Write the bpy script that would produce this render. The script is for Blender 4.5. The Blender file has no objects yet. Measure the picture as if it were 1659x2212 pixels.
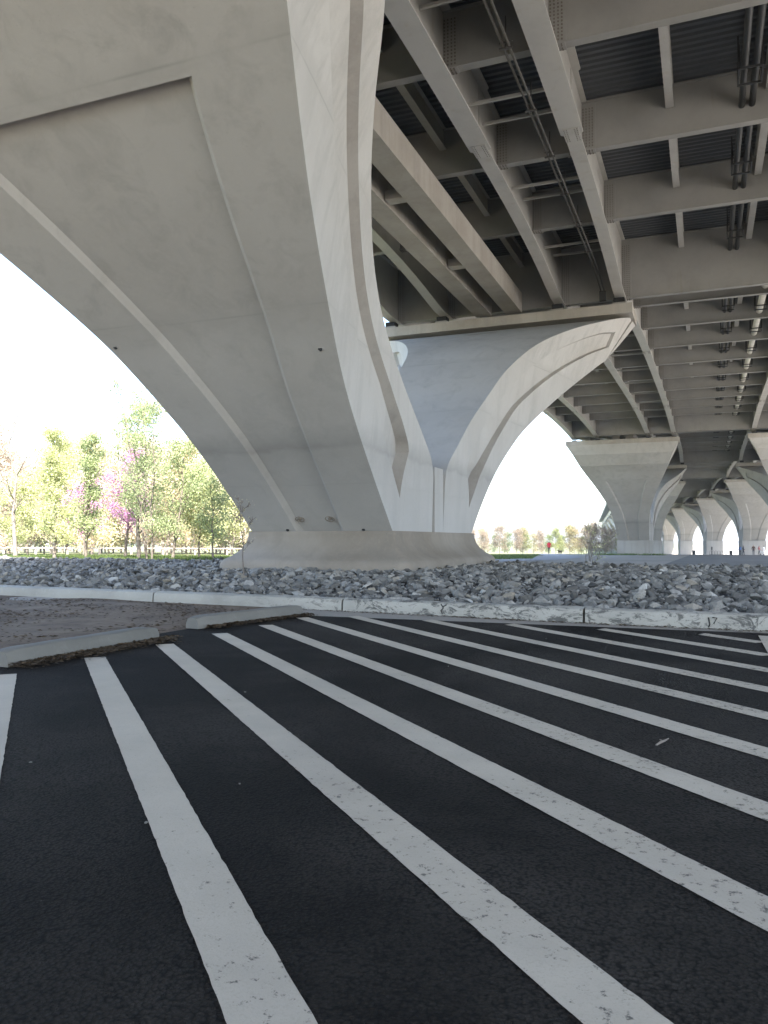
import bpy, bmesh, math, random
import numpy as np
from mathutils import Vector, Matrix, noise

R = math.radians
S = 0.69          # metres per layout unit (layout fitted from the photograph, wheel stop = 1.85 m)
H = 1.45          # eye height in layout units
scene = bpy.context.scene
col = scene.collection

# ------------------------------------------------------------------ camera
cam_d = bpy.data.cameras.new("camera")
cam_d.sensor_fit = 'VERTICAL'
cam_d.angle = 2 * math.atan(1106 / 1740)
cam_d.clip_start = 0.05
cam_d.clip_end = 6000
cam = bpy.data.objects.new("camera", cam_d)
col.objects.link(cam)
YAW, PITCH = R(21.7747), R(2.0407)
cam.location = (0, 0, H * S)
cam.rotation_euler = (math.pi / 2 + PITCH, 0, YAW)
scene.camera = cam

# ------------------------------------------------------------------ world, sun, exposure
SUN_EL, SUN_AZ = R(56), R(140)      # azimuth clockwise from +Y : sun stands over the far side of the bridge
w = bpy.data.worlds.new("World")
scene.world = w
w.use_nodes = True
nt = w.node_tree
sky = nt.nodes.new("ShaderNodeTexSky")
sky.sky_type = 'NISHITA'
sky.sun_disc = False
sky.sun_elevation = SUN_EL
sky.sun_rotation = SUN_AZ
sky.air_density = 1.0
sky.dust_density = 2.0
nt.links.new(sky.outputs[0], nt.nodes["Background"].inputs[0])
nt.nodes["Background"].inputs[1].default_value = 0.15
sun_d = bpy.data.lights.new("sun", 'SUN')
sun_d.energy = 5.0
sun_d.angle = R(0.5)
sun_d.color = (1.0, 0.95, 0.87)
sun = bpy.data.objects.new("sun", sun_d)
col.objects.link(sun)
sd = Vector((math.sin(SUN_AZ) * math.cos(SUN_EL), math.cos(SUN_AZ) * math.cos(SUN_EL), math.sin(SUN_EL)))
sun.rotation_euler = sd.to_track_quat('Z', 'Y').to_euler()
scene.view_settings.view_transform = 'Standard'
scene.view_settings.look = 'None'
scene.view_settings.gamma = 1
scene.view_settings.use_curve_mapping = False
scene.view_settings.exposure = 2.4
scene.cycles.use_denoising = True
scene.cycles.max_bounces = 8
scene.cycles.diffuse_bounces = 6
scene.cycles.transparent_max_bounces = 8
scene.cycles.caustics_reflective = False
scene.cycles.caustics_refractive = False

# ------------------------------------------------------------------ helpers
def tag(o, label=None, cat=None, group=None, kind=None):
    if label: o["label"] = label
    if cat: o["category"] = cat
    if group: o["group"] = group
    if kind: o["kind"] = kind
    return o

def mesh(name, verts, faces, mats, smooth=None, unit=None, fmat=None):
    """verts in layout units (unit=None -> scaled by S) or metres (unit=1)"""
    k = S if unit is None else unit
    v = np.asarray(verts, dtype=float) * k
    me = bpy.data.meshes.new(name)
    me.from_pydata(v.tolist(), [], [tuple(f) for f in faces])
    for m in (mats if isinstance(mats, (list, tuple)) else [mats]):
        me.materials.append(m)
    if fmat is not None:
        me.polygons.foreach_set("material_index", np.asarray(fmat, dtype=np.int32))
    if smooth is not None:
        me.polygons.foreach_set("use_smooth", [True] * len(me.polygons))
        me.set_sharp_from_angle(angle=R(smooth))
    me.update()
    return me

def link(name, me, parent=None, loc=(0, 0, 0), rz=0.0, rot=None, scale=None):
    o = bpy.data.objects.new(name, me)
    col.objects.link(o)
    if parent is not None: o.parent = parent
    o.location = Vector(loc) * S
    o.rotation_euler = rot if rot is not None else (0, 0, rz)
    if scale is not None: o.scale = scale
    return o

def empty(name, loc=(0, 0, 0), rz=0.0):
    o = bpy.data.objects.new(name, None)
    o.empty_display_size = 0.3
    col.objects.link(o)
    o.location = Vector(loc) * S
    o.rotation_euler = (0, 0, rz)
    return o

class MB:
    def __init__(self): self.v, self.f, self.m = [], [], []
    def add(self, vs, fs, mi=0):
        b = len(self.v)
        self.v += [tuple(p) for p in vs]
        self.f += [tuple(i + b for i in f) for f in fs]
        self.m += [mi] * len(fs)
    def box(self, x0, x1, y0, y1, z0, z1, mi=0):
        self.add([(x0, y0, z0), (x1, y0, z0), (x1, y1, z0), (x0, y1, z0), (x0, y0, z1), (x1, y0, z1), (x1, y1, z1), (x0, y1, z1)],
                 [(0, 3, 2, 1), (4, 5, 6, 7), (0, 1, 5, 4), (1, 2, 6, 5), (2, 3, 7, 6), (3, 0, 4, 7)], mi)
    def tube(self, pts, rad, n=8, mi=0, cap=True):
        pts = [Vector(p) for p in pts]
        rings = []
        for i, p in enumerate(pts):
            d = (pts[min(i + 1, len(pts) - 1)] - pts[max(i - 1, 0)])
            if d.length < 1e-9: d = Vector((0, 0, 1))
            d.normalize()
            a = Vector((0, 0, 1)) if abs(d.z) < 0.9 else Vector((1, 0, 0))
            u = d.cross(a).normalized(); v = d.cross(u)
            r = rad[i] if isinstance(rad, (list, tuple)) else rad
            rings.append([p + (u * math.cos(2 * math.pi * k / n) + v * math.sin(2 * math.pi * k / n)) * r for k in range(n)])
        vs = [q for rg in rings for q in rg]
        fs = []
        for i in range(len(rings) - 1):
            for k in range(n):
                k2 = (k + 1) % n
                fs.append((i * n + k, (i + 1) * n + k, (i + 1) * n + k2, i * n + k2))
        if cap:
            fs.append(tuple(range(n))); fs.append(tuple((len(rings) - 1) * n + k for k in reversed(range(n))))
        self.add(vs, fs, mi)
    def build(self, name, mats, parent=None, loc=(0, 0, 0), rz=0.0, smooth=None, unit=None):
        return link(name, mesh(name, self.v, self.f, mats, smooth, unit, self.m), parent, loc, rz)
    def mesh(self, name, mats, smooth=None, unit=None):
        return mesh(name, self.v, self.f, mats, smooth, unit, self.m)

# ------------------------------------------------------------------ materials
def newmat(name, base, rough=0.85, spec=0.3):
    m = bpy.data.materials.new(name)
    m.use_nodes = True
    b = m.node_tree.nodes["Principled BSDF"]
    b.inputs["Base Color"].default_value = (*base, 1)
    b.inputs["Roughness"].default_value = rough
    b.inputs["Specular IOR Level"].default_value = spec
    return m, m.node_tree, b

def N(t, kind, **kw):
    n = t.nodes.new(kind)
    for k, v in kw.items():
        if k in n.inputs: n.inputs[k].default_value = v
        else: setattr(n, k, v)
    return n

def ramp(t, src, stops, interp='LINEAR'):
    r = t.nodes.new("ShaderNodeValToRGB")
    r.color_ramp.interpolation = interp
    el = r.color_ramp.elements
    while len(el) < len(stops): el.new(0.5)
    for e, (p, c) in zip(el, stops):
        e.position = p
        e.color = (*c, 1) if isinstance(c, (tuple, list)) else (c, c, c, 1)
    t.links.new(src, r.inputs[0])
    return r.outputs[0]

def tex(t, scale, detail=4, rough=0.55, coord='Object', dist=0.0, stretch=None):
    tc = t.nodes.new("ShaderNodeTexCoord")
    out = tc.outputs[coord]
    if stretch:
        mp = t.nodes.new("ShaderNodeMapping")
        mp.inputs["Scale"].default_value = stretch
        t.links.new(out, mp.inputs[0]); out = mp.outputs[0]
    n = N(t, "ShaderNodeTexNoise", Scale=scale, Detail=detail, Roughness=rough, Distortion=dist)
    t.links.new(out, n.inputs["Vector"])
    return n.outputs["Fac"]

def mix(t, a, b, f, mode='MIX'):
    n = t.nodes.new("ShaderNodeMix")
    n.data_type = 'RGBA'; n.blend_type = mode
    for i, s in ((0, f), (6, a), (7, b)):
        if hasattr(s, "links") or hasattr(s, "is_linked"): t.links.new(s, n.inputs[i])
        else: n.inputs[i].default_value = (*s, 1) if isinstance(s, (tuple, list)) else s
    return n.outputs[2]

def math_n(t, op, a, b=None, c=None):
    n = t.nodes.new("ShaderNodeMath"); n.operation = op
    for i, s in enumerate((a, b, c)):
        if s is None: continue
        if hasattr(s, "is_linked"): t.links.new(s, n.inputs[i])
        else: n.inputs[i].default_value = s
    return n.outputs[0]

def bump(t, b, h, strength=0.3, dist=0.02):
    n = N(t, "ShaderNodeBump", Strength=strength, Distance=dist)
    t.links.new(h, n.inputs["Height"]); t.links.new(n.outputs[0], b.inputs["Normal"])

def sepz(t, coord='Object'):
    tc = t.nodes.new("ShaderNodeTexCoord"); s = t.nodes.new("ShaderNodeSeparateXYZ")
    t.links.new(tc.outputs[coord], s.inputs[0])
    return s.outputs

def concrete(name, base, stain=(0.6, 0.58, 0.54), joint_z=None, dark=0.0):
    m, t, b = newmat(name, base, 0.88, 0.25)
    big = tex(t, 0.35, 5, 0.6)
    fine = tex(t, 9, 6, 0.7)
    streak = tex(t, 0.8, 5, 0.65, stretch=(2.2, 2.2, 0.12), dist=0.6)
    c = mix(t, base, tuple(x * y for x, y in zip(base, stain)), ramp(t, big, [(0.42, 0.0), (0.75, 0.8)]))
    c = mix(t, c, tuple(x * 0.72 for x in base), ramp(t, streak, [(0.48, 0.0), (0.74, 0.75)]))
    c = mix(t, c, tuple(x * 1.12 for x in base), ramp(t, fine, [(0.5, 0.0), (0.85, 0.5)]))
    pits = tex(t, 38, 2, 0.5)
    c = mix(t, c, tuple(x * 0.45 for x in base), ramp(t, pits, [(0.7, 0.0), (0.76, 0.5)]))
    if joint_z is not None:
        z = sepz(t)[2]
        wob = tex(t, 1.1, 4, 0.6)
        zz = math_n(t, 'ADD', z, math_n(t, 'MULTIPLY', math_n(t, 'SUBTRACT', wob, 0.5), 0.5))
        msk = ramp(t, tex(t, 0.6, 3, 0.6), [(0.42, 0.15), (0.62, 1.0)])
        for jz, wd, amt in joint_z:
            d = math_n(t, 'DIVIDE', math_n(t, 'ADD', math_n(t, 'SUBTRACT', jz, zz), 0.5 * wd), 2.0 * wd)   # rises just above the joint, lingers below it
            f = ramp(t, d, [(0.0, 0.0), (0.23, 0.8), (0.27, 1.0), (0.33, 0.55), (0.8, 0.35), (1.0, 0.25)])
            c = mix(t, c, tuple(x * (1 - amt) for x in base), math_n(t, 'MULTIPLY', f, math_n(t, 'ADD', math_n(t, 'MULTIPLY', msk, 0.5), 0.5)))
            lf = math_n(t, 'ABSOLUTE', math_n(t, 'SUBTRACT', z, jz))
            c = mix(t, c, tuple(x * 0.6 for x in base), math_n(t, 'MULTIPLY', ramp(t, lf, [(0.0, 0.5), (0.018, 0.0)]), msk))
    t.links.new(c, b.inputs["Base Color"])
    h = math_n(t, 'ADD', math_n(t, 'MULTIPLY', fine, 0.5), tex(t, 2.2, 3, 0.5))
    bump(t, b, h, 0.25, 0.02)
    return m

M = {}
M['pier'] = concrete('pier_concrete', (0.505, 0.487, 0.456), (0.82, 0.805, 0.79), joint_z=[(3.1, 0.8, 0.52), (2.3, 0.3, 0.22), (5.25, 0.35, 0.14), (7.55, 0.4, 0.12)])
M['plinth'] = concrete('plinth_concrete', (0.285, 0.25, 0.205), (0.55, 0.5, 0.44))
M['cap'] = concrete('cap_concrete', (0.46, 0.43, 0.385), (0.55, 0.5, 0.44))
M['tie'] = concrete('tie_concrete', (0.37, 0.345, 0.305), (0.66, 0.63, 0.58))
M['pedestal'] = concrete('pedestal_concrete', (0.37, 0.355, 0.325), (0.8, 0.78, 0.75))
M['parapet'] = concrete('parapet_concrete', (0.5, 0.48, 0.45))

def steel(name, base):
    m, t, b = newmat(name, base, 0.5, 0.4)
    a = tex(t, 0.9, 5, 0.65)
    st = tex(t, 1.5, 4, 0.6, stretch=(1.5, 1.5, 0.2))
    c = mix(t, base, tuple(x * 0.72 for x in base), ramp(t, a, [(0.45, 0.0), (0.8, 0.7)]))
    c = mix(t, c, (base[0] * 0.75, base[1] * 0.66, base[2] * 0.5), ramp(t, st, [(0.6, 0.0), (0.78, 0.5)]))
    t.links.new(c, b.inputs["Base Color"])
    return m
M['steel'] = steel('painted_steel', (0.295, 0.285, 0.262))
M['steel2'] = steel('painted_steel_flange', (0.47, 0.455, 0.42))
M['bolt'] = newmat('bolt_steel', (0.15, 0.13, 0.105), 0.6)[0]
M['black'] = newmat('black_rubber', (0.02, 0.02, 0.02), 0.7)[0]
M['pipe_dark'] = steel('dark_pipe', (0.03, 0.03, 0.029))
M['pipe_white'] = steel('white_pipe', (0.75, 0.72, 0.64))
M['conduit'] = steel('conduit', (0.06, 0.055, 0.048))
M['deck'] = steel('deck_form', (0.09, 0.095, 0.1))

def asphalt():
    m, t, b = newmat('asphalt', (0.02, 0.019, 0.018), 0.95, 0.1)
    big = tex(t, 0.32, 5, 0.6, dist=0.6)
    mid = tex(t, 2.6, 4, 0.6)
    sp = tex(t, 70, 3, 0.75)
    v = N(t, "ShaderNodeTexVoronoi", Scale=85.0); tc = t.nodes.new("ShaderNodeTexCoord"); t.links.new(tc.outputs['Object'], v.inputs["Vector"])
    c = mix(t, (0.0105, 0.009, 0.0074), (0.0155, 0.0133, 0.011), ramp(t, mid, [(0.3, 0.0), (0.7, 1.0)]))
    c = mix(t, c, (0.062, 0.054, 0.0455), ramp(t, big, [(0.42, 0.0), (0.66, 0.9)]))           # dusty patches
    c = mix(t, c, (0.05, 0.046, 0.042), ramp(t, sp, [(0.56, 0.0), (0.74, 0.6)]))
    c = mix(t, c, (0.004, 0.004, 0.004), ramp(t, v.outputs["Distance"], [(0.4, 0.0), (0.8, 0.8)]))
    c = mix(t, c, (0.2, 0.195, 0.18), ramp(t, tex(t, 31, 2, 0.5), [(0.80, 0.0), (0.83, 0.8)]))  # pale chips
    t.links.new(c, b.inputs["Base Color"])
    bump(t, b, math_n(t, 'ADD', v.outputs["Distance"], sp), 1.0, 0.009)
    return m
M['asphalt'] = asphalt()

def paint():
    m, t, b = newmat('line_paint', (0.62, 0.61, 0.58), 0.75, 0.3)
    big = tex(t, 1.2, 5, 0.65)
    sp = tex(t, 26, 6, 0.78)
    sp2 = tex(t, 140, 3, 0.6)
    tc = t.nodes.new("ShaderNodeTexCoord"); sx = t.nodes.new("ShaderNodeSeparateXYZ"); t.links.new(tc.outputs['Object'], sx.inputs[0])
    right = math_n(t, 'MULTIPLY', math_n(t, 'ADD', sx.outputs[0], 3.2), 0.028)        # the passage side is more worn
    c = mix(t, (0.50, 0.445, 0.36), (0.385, 0.34, 0.272), ramp(t, big, [(0.35, 0.0), (0.75, 1.0)]))
    c = mix(t, c, (0.39, 0.345, 0.278), ramp(t, sp2, [(0.5, 0.0), (0.7, 0.6)]))
    wear = math_n(t, 'ADD', math_n(t, 'ADD', sp, math_n(t, 'MULTIPLY', math_n(t, 'SUBTRACT', big, 0.5), 0.3)), right)
    c = mix(t, c, (0.31, 0.282, 0.243), ramp(t, tex(t, 0.7, 4, 0.6), [(0.5, 0.0), (0.72, 0.55)]))
    c = mix(t, c, (0.04, 0.039, 0.036), ramp(t, wear, [(0.65, 0.0), (0.71, 0.8)]))
    t.links.new(c, b.inputs["Base Color"])
    bump(t, b, sp2, 0.35, 0.004)
    return m
M['paint'] = paint()

def kerbmat(name, marks, k=0.74):
    m, t, b = newmat(name, (0.5, 0.49, 0.45), 0.85, 0.25)
    K = lambda *c: (c[0] * k, c[1] * k * 0.985, c[2] * k * 0.95)
    big = tex(t, 0.9, 4, 0.6); fine = tex(t, 14, 5, 0.7)
    c = mix(t, K(0.5, 0.485, 0.44), K(0.36, 0.35, 0.315), ramp(t, big, [(0.4, 0.0), (0.75, 1.0)]))
    c = mix(t, c, K(0.6, 0.59, 0.55), ramp(t, fine, [(0.55, 0.0), (0.8, 0.6)]))
    if marks:
        mk = tex(t, 3.4, 7, 0.8, stretch=(1.0, 1.0, 2.2), dist=0.9)
        tc = t.nodes.new("ShaderNodeTexCoord"); sx = t.nodes.new("ShaderNodeSeparateXYZ"); t.links.new(tc.outputs['Object'], sx.inputs[0])
        f = math_n(t, 'MULTIPLY', ramp(t, mk, [(0.505, 0.0), (0.56, 0.92)]), ramp(t, math_n(t, 'ADD', math_n(t, 'MULTIPLY', sx.outputs[0], 0.2), 1.35), [(0.0, 0.0), (0.5, 1.0)]))
        c = mix(t, c, (0.09, 0.088, 0.08), f)
    t.links.new(c, b.inputs["Base Color"])
    bump(t, b, math_n(t, 'ADD', fine, big), 0.5, 0.012)
    return m
M['kerb'] = kerbmat('kerb_concrete', True)
M['stop'] = kerbmat('wheel_stop_concrete', False, 0.36)

def rockmat():
    m, t, b = newmat('rock', (0.2, 0.21, 0.22), 0.85, 0.3)
    g = t.nodes.new("ShaderNodeNewGeometry"); oi = t.nodes.new("ShaderNodeObjectInfo")
    r = math_n(t, 'FRACT', math_n(t, 'ADD', g.outputs["Random Per Island"], oi.outputs["Random"]))
    c = ramp(t, r, [(0.0, (0.075, 0.071, 0.064)), (0.3, (0.145, 0.14, 0.128)), (0.55, (0.205, 0.198, 0.182)), (0.75, (0.24, 0.232, 0.21)), (0.87, (0.31, 0.30, 0.275)), (0.95, (0.28, 0.245, 0.19)), (1.0, (0.42, 0.41, 0.38))])
    n = tex(t, 6, 5, 0.7)
    c = mix(t, c, (0.05, 0.052, 0.055), ramp(t, n, [(0.5, 0.0), (0.75, 0.7)]))
    c = mix(t, c, (0.36, 0.35, 0.32), ramp(t, tex(t, 3, 4, 0.6), [(0.6, 0.0), (0.78, 0.4)]))
    t.links.new(c, b.inputs["Base Color"])
    bump(t, b, n, 0.5, 0.03)
    return m
M['rock'] = rockmat()

def simple_noise(name, c0, c1, scale, rough=0.9, c2=None, bs=0.4, bd=0.03):
    m, t, b = newmat(name, c0, rough, 0.2)
    n = tex(t, scale, 6, 0.7)
    c = mix(t, c0, c1, ramp(t, n, [(0.35, 0.0), (0.7, 1.0)]))
    if c2: c = mix(t, c, c2, ramp(t, tex(t, scale * 5.3, 5, 0.7), [(0.52, 0.0), (0.72, 0.8)]))
    t.links.new(c, b.inputs["Base Color"])
    bump(t, b, n, bs, bd)
    return m
M['dirt'] = simple_noise('packed_dirt', (0.105, 0.075, 0.052), (0.21, 0.16, 0.115), 1.3, c2=(0.05, 0.034, 0.023), bs=0.9, bd=0.05)
M['sand'] = simple_noise('sandy_soil', (0.36, 0.29, 0.22), (0.46, 0.39, 0.31), 0.5)
M['bounce'] = simple_noise('bounce_gravel', (0.34, 0.325, 0.30), (0.42, 0.40, 0.375), 0.7)
M['bed'] = simple_noise('riprap_bed', (0.05, 0.05, 0.05), (0.09, 0.085, 0.08), 2.0)
M['path'] = simple_noise('path_asphalt', (0.26, 0.26, 0.27), (0.33, 0.33, 0.33), 0.6)
M['road'] = simple_noise('service_road', (0.13, 0.127, 0.122), (0.19, 0.185, 0.177), 0.25)
M['litter'] = simple_noise('leaf_litter', (0.05, 0.035, 0.022), (0.12, 0.085, 0.05), 9, c2=(0.03, 0.022, 0.016))
M['bark'] = simple_noise('bark', (0.15, 0.125, 0.105), (0.22, 0.19, 0.16), 8)
M['bark_pale'] = simple_noise('bark_pale', (0.2, 0.17, 0.145), (0.28, 0.25, 0.22), 8)
M['rail'] = newmat('rail_pale', (0.34, 0.31, 0.27), 0.8)[0]
M['red'] = newmat('red_cloth', (0.62, 0.03, 0.06), 0.8)[0]
M['darkcloth'] = newmat('dark_cloth', (0.02, 0.022, 0.03), 0.85)[0]
M['bluecloth'] = newmat('blue_cloth', (0.12, 0.2, 0.4), 0.85)[0]
M['whitecloth'] = newmat('white_cloth', (0.7, 0.68, 0.66), 0.85)[0]
M['pinkcloth'] = newmat('pink_cloth', (0.6, 0.2, 0.18), 0.85)[0]
M['brown'] = newmat('brown_cloth', (0.08, 0.045, 0.03), 0.85)[0]
M['skin'] = newmat('skin', (0.5, 0.3, 0.22), 0.6)[0]
M['hair'] = newmat('hair', (0.03, 0.02, 0.015), 0.6)[0]
M['fur'] = newmat('fur', (0.06, 0.035, 0.02), 0.9)[0]

def ground_mat():
    m, t, b = newmat('ground', (0.1, 0.1, 0.06), 0.95, 0.15)
    x = sepz(t)[0]
    n = tex(t, 0.16, 6, 0.65)
    n2 = tex(t, 1.8, 5, 0.7)
    grass = mix(t, (0.10, 0.115, 0.06), (0.16, 0.165, 0.09), ramp(t, n, [(0.3, 0.0), (0.7, 1.0)]))
    grass = mix(t, grass, (0.14, 0.12, 0.06), ramp(t, n2, [(0.55, 0.0), (0.8, 0.6)]))
    bare = mix(t, (0.25, 0.23, 0.20), (0.34, 0.315, 0.28), ramp(t, n, [(0.3, 0.0), (0.7, 1.0)]))
    xe = math_n(t, 'ADD', x, math_n(t, 'MULTIPLY', math_n(t, 'SUBTRACT', n, 0.5), 6.0))
    f = ramp(t, math_n(t, 'DIVIDE', math_n(t, 'ADD', xe, 17.5), 4.0), [(0.0, 0.0), (1.0, 1.0)])   # bare soil where rain never falls
    c = mix(t, grass, bare, f)
    t.links.new(c, b.inputs["Base Color"])
    bump(t, b, n2, 0.5, 0.05)
    return m
M['ground'] = ground_mat()

def leafmat(name, c0, c1, trans=0.45):
    m, t, b = newmat(name, c0, 0.7, 0.2)
    g = t.nodes.new("ShaderNodeNewGeometry")
    c = mix(t, c0, c1, g.outputs["Random Per Island"])
    t.links.new(c, b.inputs["Base Color"])
    tr = t.nodes.new("ShaderNodeBsdfTranslucent"); t.links.new(c, tr.inputs[0])
    ms = t.nodes.new("ShaderNodeMixShader"); ms.inputs[0].default_value = trans
    t.links.new(b.outputs[0], ms.inputs[1]); t.links.new(tr.outputs[0], ms.inputs[2])
    t.links.new(ms.outputs[0], t.nodes["Material Output"].inputs[0])
    return m
M['leaf_spring'] = leafmat('leaf_spring', (0.42, 0.46, 0.22), (0.56, 0.57, 0.32))
M['leaf_green'] = leafmat('leaf_green', (0.30, 0.36, 0.18), (0.42, 0.47, 0.26))
M['leaf_gold'] = leafmat('leaf_gold', (0.56, 0.53, 0.3), (0.62, 0.55, 0.38))
M['leaf_tan'] = leafmat('leaf_tan', (0.56, 0.48, 0.39), (0.62, 0.53, 0.43))
M['far_spring'] = leafmat('far_leaf_spring', (0.22, 0.25, 0.09), (0.32, 0.34, 0.14))
M['far_gold'] = leafmat('far_leaf_gold', (0.30, 0.28, 0.13), (0.36, 0.31, 0.18))
M['far_tan'] = leafmat('far_leaf_tan', (0.28, 0.23, 0.17), (0.34, 0.27, 0.2))
M['far_green'] = leafmat('far_leaf_green', (0.15, 0.19, 0.08), (0.22, 0.26, 0.12))
M['leaf_pink'] = leafmat('leaf_pink', (0.58, 0.28, 0.49), (0.66, 0.4, 0.58))
M['grass'] = leafmat('grass_blade', (0.07, 0.115, 0.03), (0.13, 0.17, 0.055), 0.3)

# ------------------------------------------------------------------ layout functions
def cs_x(Y):                       # plan curve of the bridge : sideways shift
    if Y <= 155: return 0.0
    if Y <= 324: return -3.84e-4 * (Y - 155) ** 2
    return -3.84e-4 * 169 ** 2 - 0.13 * (Y - 324)
def cs_a(Y):
    d = 0.0 if Y <= 155 else (-7.68e-4 * (Y - 155) if Y <= 324 else -0.13)
    return math.atan(-d)           # rotation about z

PIERS = [31.0, 148.5, 240.5, 332.0, 423.0, 514.0, 605.0, 696.0, 787.0, 878.0]
HALF = [24.0] + [22.5] * 9
SUP = [-110.0, -62.0]
for y, h in zip(PIERS, HALF): SUP += [y - 22.1, y + 22.1]
CL, CR = -12.85, 14.4              # centre lines of the two girder groups
GX = [-20.6, -16.8, -8.85, -4.95]
GXR = [6.5, 10.4, 18.4, 22.3]
ZCAP, ZBEAR, ZMID, ZDECK = 16.5, 16.95, 18.35, 21.1

def kx(Y): return float(np.interp(Y, [50, 126], [1.0, 0.93]))
def xat(x, Y):                     # the first girder group closes in a little on the passage
    if x < -2: x = CL + (x - CL) * kx(Y) + float(np.interp(Y, [50, 126], [0.0, 1.35]))
    return x + cs_x(Y)

def gz(Y):
    for a, b in zip(SUP[:-1], SUP[1:]):
        if a <= Y <= b:
            t = abs(2 * (Y - a) / (b - a) - 1)
            return ZMID - (ZMID - ZBEAR) * t ** 3.0
    return ZMID

def zg(X, Y):                      # terrain height outside the lot
    if Y < 36: z = 0.12
    elif Y < 44: z = 0.12 - 0.1 * (Y - 36) / 8
    elif Y < 150: z = 0.02 - 1.05 * (Y - 44) / 106
    elif Y < 500: z = -1.03 - 0.0157 * (Y - 150)
    else: z = -6.5
    return z

fw = Vector((-math.sin(YAW), math.cos(YAW)))
def at_px(xd, dist_):
    """layout x,y on the pixel column xd at camera depth dist_"""
    s = (xd - 829.5) / 1740 * dist_
    return dist_ * fw.x + s * math.cos(YAW), dist_ * fw.y + s * math.sin(YAW)


# ------------------------------------------------------------------ ground, lot, roads
def grid_sheet(name, xs, ys, zf, mat, parent=None):
    v = [(x, y, zf(x, y)) for y in ys for x in xs]
    n = len(xs)
    f = [(j * n + i, j * n + i + 1, (j + 1) * n + i + 1, (j + 1) * n + i) for j in range(len(ys) - 1) for i in range(n - 1)]
    return link(name, mesh(name, v, f, mat), parent)

xs = [-3000, -1500, -700, -400, -250] + list(range(-200, 201, 10)) + [250, 400, 700, 1500, 3000]
ys = [-2500, -900, -400, -200, -100, -50, -20, 0, 10, 20, 30, 36, 40, 44, 50, 60, 70, 80, 90, 100, 110, 120, 130, 140, 150, 170, 200, 300, 500, 900, 1600, 3000, 5000]
tag(grid_sheet("ground", xs, ys, lambda x, y: zg(x, y) - 0.2 if y < 16 else zg(x, y), M['ground']), kind='structure')

KERB = [(-70, 20.2), (-40, 17.9), (-25, 16.5), (-16.9, 15.75), (-11.9, 15.38), (-7, 14.98), (-2.06, 14.42), (0.9, 14.12), (10, 13.2), (30, 11.2)]
def ky(X):
    return float(np.interp(X, [k[0] for k in KERB], [k[1] for k in KERB]))

lot = link("parking_lot", mesh("parking_lot", [(-7.95, -18, 0), (16, -18, 0), (16, ky(16) + .05, 0), (10, ky(10) + .05, 0), (-2.06, ky(-2.06) + .05, 0), (-7.95, ky(-7.95) + .05, 0)], [(0, 1, 2, 3, 4, 5)], M['asphalt']))
tag(lot, kind='structure')
def dz(x, y):
    return 0.012 + 0.05 * noise.noise(Vector((x * 0.5, y * 0.5, 0.3))) + (0.03 if x < -8.4 else 0)
random.seed(4)
xs = [-70, -50, -40, -30] + [-25 + i * 0.5 for i in range(34)] + [-7.9]
v, f = [], []
NY = 30
for i, x in enumerate(xs):
    y0 = -25; y1 = ky(x) + 0.05
    for j in range(NY):
        t = j / (NY - 1); y = y0 + (y1 - y0) * (1 - (1 - t) ** 2)
        xx = x + (0.12 * noise.noise(Vector((y * 0.9, 0, 3))) if i == len(xs) - 1 else 0)
        z = dz(x, y) if i < len(xs) - 1 else -0.02
        v.append((xx, y, z))
for i in range(len(xs) - 1):
    for j in range(NY - 1):
        a = i * NY + j; f.append((a, a + NY, a + NY + 1, a + 1))
tag(link("dirt_strip", mesh("dirt_strip", v, f, M['dirt'], 60)), kind='structure')

tag(grid_sheet("bounce_apron", [19, 22, 26, 40, 90, 200], [-200, -60, 0, 40, 90, 120], lambda x, y: zg(x, y) + 0.03, M['bounce']), kind='structure')  # unseen pale gravel sheet, added to bounce sunlight back under the bridge

# painted hatch stripes (45 degrees), each its own strip
def stripe(c, x_lo, x_hi, xe_fn=None, wd=0.35):
    # centre line: X + Y = c ; wd = width measured along X
    n = 160
    v, f = [], []
    for i in range(n + 1):
        x = x_lo + (x_hi - x_lo) * i / n
        for s in (-1, 1):
            j = 0.0035 * noise.noise(Vector((x * 31, c * 3 + s, 0.5)))
            v.append((x + s * wd / 4 + j, c - x + s * wd / 4 + j, 0.005))
    for i in range(n):
        f.append((2 * i, 2 * i + 2, 2 * i + 3, 2 * i + 1))
    return link("painted_stripe", mesh("painted_stripe", v, f, M['paint']), lot)
random.seed(2)
for k in range(-4, 16):
    c = 8 - 7.06 + 1.385 * k                          # X + Y
    # lower-right end at the boundary line, upper-left end at the wheel stops or the kerb
    x_lo = -7.06 + 0.05 * math.sin(k * 3)
    yend = c - x_lo
    kk = ky(x_lo) - 0.75
    if yend > kk:                                     # ends in front of the kerb instead
        for _ in range(6):
            x_lo = c - (ky(x_lo) - 0.72)
    x_hi = 0.72
    if x_hi - x_lo < 0.15: continue
    o = stripe(c, x_lo, x_hi)
    # square the kerb end parallel to the kerb : trim handled by slant of first pair
    me = o.data
    if x_lo > -7.0 + 0.1:
        p0, p1 = me.vertices[0].co, me.vertices[1].co
        me.vertices[0].co = p0 + Vector((0.06, -0.06, 0)) * S
        me.vertices[1].co = p1 + Vector((-0.02, 0.02, 0)) * S
mb = MB(); mb.add([(0.72, -6, 0.009), (0.99, -6, 0.009), (0.99, 13.5, 0.009), (0.72, 13.55, 0.009)], [(0, 1, 2, 3)])
mb.build("painted_border_line", M['paint'], lot)

# ------------------------------------------------------------------ kerb (cast sections)
kerb = empty("concrete_kerb", (0, 15, 0))
tag(kerb, "long pale scuffed concrete kerb between the asphalt lot and the grey riprap stones", "kerb")
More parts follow.
